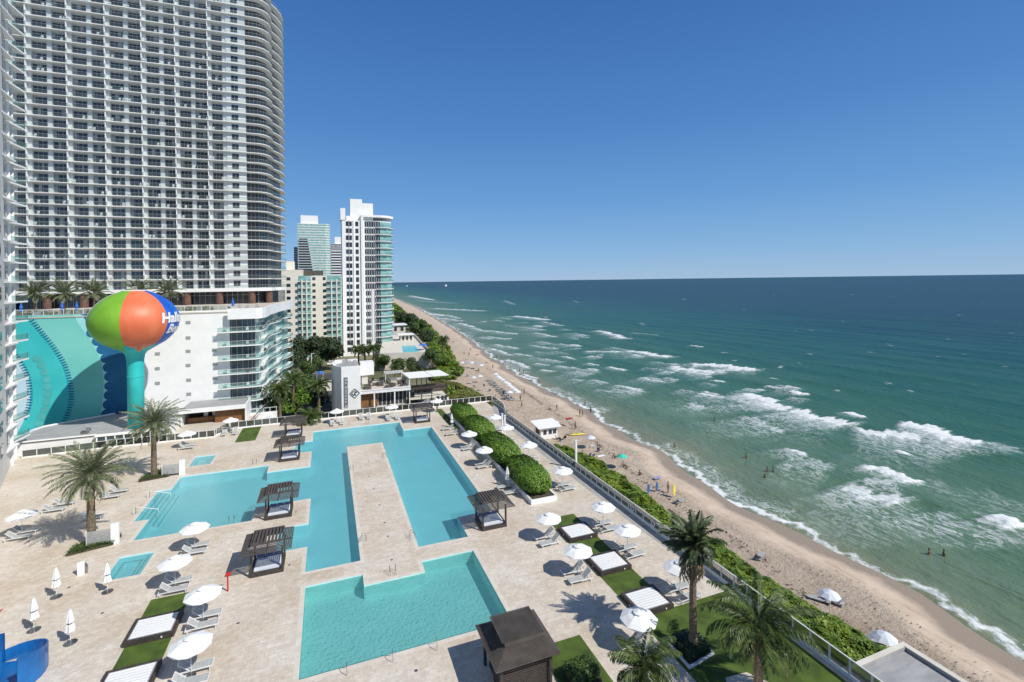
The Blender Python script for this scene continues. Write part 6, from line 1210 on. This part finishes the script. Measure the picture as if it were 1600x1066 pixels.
def person(kind,px,py,rz,lb,cloth=None,z=None,sink=0):
    x,y=G(px,py,(ZB_ if z is None else z)); d_=x-float(shore(y))
    zz=z if z is not None else (ZB_ if d_<-13 else -3.9-1.1*(1-math.cos(min(1,max(0,(d_+13)/13))*PI/2)))
    first=kind not in PR
    if first: PR[kind]=person_proto(kind)
    o=place(PR[kind],not first,(x,y,zz-sink),rz,lb); o['category']='person'; o['group']='people on the beach and in the sea' if z is None or z<0 else 'people on the deck'
    if cloth:
        for c in o.children:
            if c.name.startswith('shorts'): c.data=c.data.copy(); c.data.materials[0]=M[cloth]
PE=[('stand',906,647,.3,'left one of two people standing at the water edge','blue_cloth',None,0),('walk',910,648,1.,'right one of two people standing at the water edge','red',None,0),('stand',923,645,2.,'person standing in the shallow wash beyond the pair at the water edge',None,-5,.3),('stand',914,633,.5,'person wading in the breaking foam, beyond the pair',None,-5,.5),
('stand',899,671,0,'person standing on the sand near the yellow kayak, in dark swimwear',None,None,0),('lie',889,653,1.2,'person lying on a red towel','red',None,0),('sit',910,712,2.,'person in a beach chair just outside the railing, before the thicket',None,None,0),('sit',960,716,1.5,'person sitting on the sand left of the aqua parasol','red',None,0),('sit',974,729,.5,'person sitting on the sand below the aqua parasol','red',None,0),('stand',1044,769,.4,'person standing between the blue flags and the yellow flag',None,None,0),
('stand',813,627,2.,'person standing on the sand outside the far railing corner, dark clothes',None,None,0),('walk',815,637,1.,'person bending forward on the sand outside the far railing corner',None,None,0),('stand',819,617,.5,'person at the near end of the long parasol row',None,None,0),
('stand',1054,700,0,'bather alone in the shallows, nearest to the beach',None,-5,.75),('stand',1166,716,0,'lone bather right of the shallow one','red',-5,.8),('stand',1116,657,0,'bather farthest out in the green water',None,-5,1.),('stand',1199,737,0,'left bather of the group of three','blue_cloth',-5,.9),('stand',1208,737,1,'right bather of the group of three',None,-5,.9),('stand',1195,748,2,'nearest bather of the group of three',None,-5,1.),
('stand',1452,870,0,'left one of the two bathers near the right edge, waist deep','aqua_cloth',-5,.75),('stand',1475,872,1,'right one of the two bathers near the right edge, waist deep','red',-5,.75),('sit',1290,941,1.,'person sitting in the shade of the farther beach parasol',None,None,0),('sit',1371,1003,2.,'person sunbathing by the parasol near the grey flat roof','red',None,0),
('stand',790,571,1,'person wading at the bend of the far beach','orange_cloth',-5,.2),('stand',812,582,0,'left one of a far wading pair',None,-5,.3),('stand',818,583,0,'right one of a far wading pair',None,-5,.3),('stand',746,537,0,'far person standing at the far beach water edge',None,-5,.1),('sit',735,546,0,'far person sitting on the sand, pale swimwear','red',None,0),('lie',746,553,1.,'far person on an orange towel','orange_cloth',None,0),('sit',725,553,0,'far person sitting in dark clothes',None,None,0),('stand',722,527,0,'very far bather close to the shore',None,-5,.5),('stand',748,583,0,'far person by the white parasols left of the long row',None,None,0),
('stand',700,528,0,'very far beachgoer left of the lone palm, standing',None,None,0),('sit',708,535,0,'very far beachgoer sitting near the lone palm','blue_cloth',None,0),('stand',733,556,0,'far beachgoer standing between two sitting people','red',None,0),('sit',760,566,1,'far beachgoer sitting beyond the blue and white parasols','white',None,0),('walk',770,575,0,'far beachgoer walking near the waterline bend','blue_cloth',None,0),
('stand',776,560,0,'far bather standing in the first foam at the bend',None,-5,.3),('stand',842,600,0,'bather in the wash beyond the long parasol row',None,-5,.4),('sit',858,640,1.,'person sitting on the open sand behind the beach hut','white',None,0),('lie',880,665,.4,'person sunbathing between the beach hut and the yellow kayak','swim_dark',None,0),('sit',934,697,1,'person sitting by the tilted white parasol','blue_cloth',None,0),('sit',1000,742,2,'person sitting at the edge of the thicket, above the blue flags','red',None,0),('walk',870,642,2.,'person walking on the open sand above the lilac parasol','white',None,0),
('stand',683,643,2.9,'person standing on the deck behind the far right cabana','white',0.,0)]
for p in PE: person(*p[:5],p[5],p[6],p[7])
for px,py,m,lb,rz in ((889,654,'red','red towel spread on the sand',.3),(746,554,'orange_cloth','orange towel on the far sand',.2),(939,713,'white','white towel on the sand before the thicket',.1),(1027,747,'purple_cloth','small lavender towel on the sand above the flags',.2),(928,697,'pool_deckchair','pale green towel on the sand near the tilted parasol',-.2),(866,675,'orange_cloth','upper orange mat beside the beach hut',.3),(862,683,'orange_cloth','lower orange mat beside the beach hut',.3)):
    x,y=G(px,py,ZB_); mb=MB(); mb.box(-.8,.8,-.36,.36,0,.03); mb.box(-.8,-.45,-.3,.3,.031,.09); o=tag(mb.build('towel',m),lb,'towel'); o.location=(x,y,ZB_+.05); o.rotation_euler=(0,0,rz)
def bchair(px,py,rz,lb,m):
    x,y=G(px,py,ZB_); t=thing('beach_chair',lb,'chair',(x,y,ZB_),rz); MB().box(-.28,.28,-.25,.3,.22,.27).build('seat',m,t); mb=MB(); mb.face([(-.28,.28,.25),(.28,.28,.25),(.28,.5,.85),(-.28,.5,.85)]); mb.face([(-.28,.31,.25),(.28,.31,.25),(.28,.53,.85),(-.28,.53,.85)]); mb.build('backrest',m,t,recalc=False)
    for s in (-.28,.25): mb=MB(); mb.box(s,s+.03,-.24,.5,0,.03); mb.box(s,s+.03,-.24,-.21,.03,.22); mb.box(s,s+.03,.3,.33,.03,.4); mb.build('leg','white_metal',t)
bchair(920,714,3.3,'left one of two dark blue beach chairs behind the thicket','cushion_blue'); bchair(925.5,715,3.2,'right one of two dark blue beach chairs behind the thicket','cushion_blue')
for i,(px,py) in enumerate(((872,687),(877,689),(882,686))): bchair(px,py,1.+i,('left','middle','right')[i]+' one of the dark beach chairs outside the railing near the light post','swim_dark')
for i,(px,py,lb) in enumerate(((742,606,'dark beach chair at the dune edge, farthest of the loose group'),(750,611,'dark beach chair at the dune edge, second of the loose group'),(757,604,'dark beach chair on the sand left of the long row'),(764,612,'dark beach chair just left of the long row near its near end'),(772,622,'dark beach chair at the tip of the dune grass'),(786,617,'dark beach chair under the pink-tinged parasol'),(731,589,'dark beach chair at the dune edge by the pair of white parasols'),(893,680,'dark beach chair beside the yellow kayak'),(936,705,'dark beach chair below the tilted white parasol'))): bchair(px,py,.5+i,lb,'swim_dark' if i%2 else 'cushion_blue')
# swimmers' far boats on the horizon
for px,lb in ((697,'tiny white ship on the horizon, the larger one'),(636,'tiny white boat on the horizon near the white tower')):
    x,y=G(px,447.5,-5); t=thing('ship',lb,'ship',(x,y,-5),1.2); s=14 if px>650 else 8; MB().prism([(-s*2,-s*.3),(s*1.6,-s*.3),(s*2.4,0),(s*1.6,s*.3),(-s*2,s*.3)],-.5,s*.35).build('hull','white',t); MB().box(-s*1.4,s*.6,-s*.22,s*.22,s*.36,s*.9).build('superstructure','white',t)
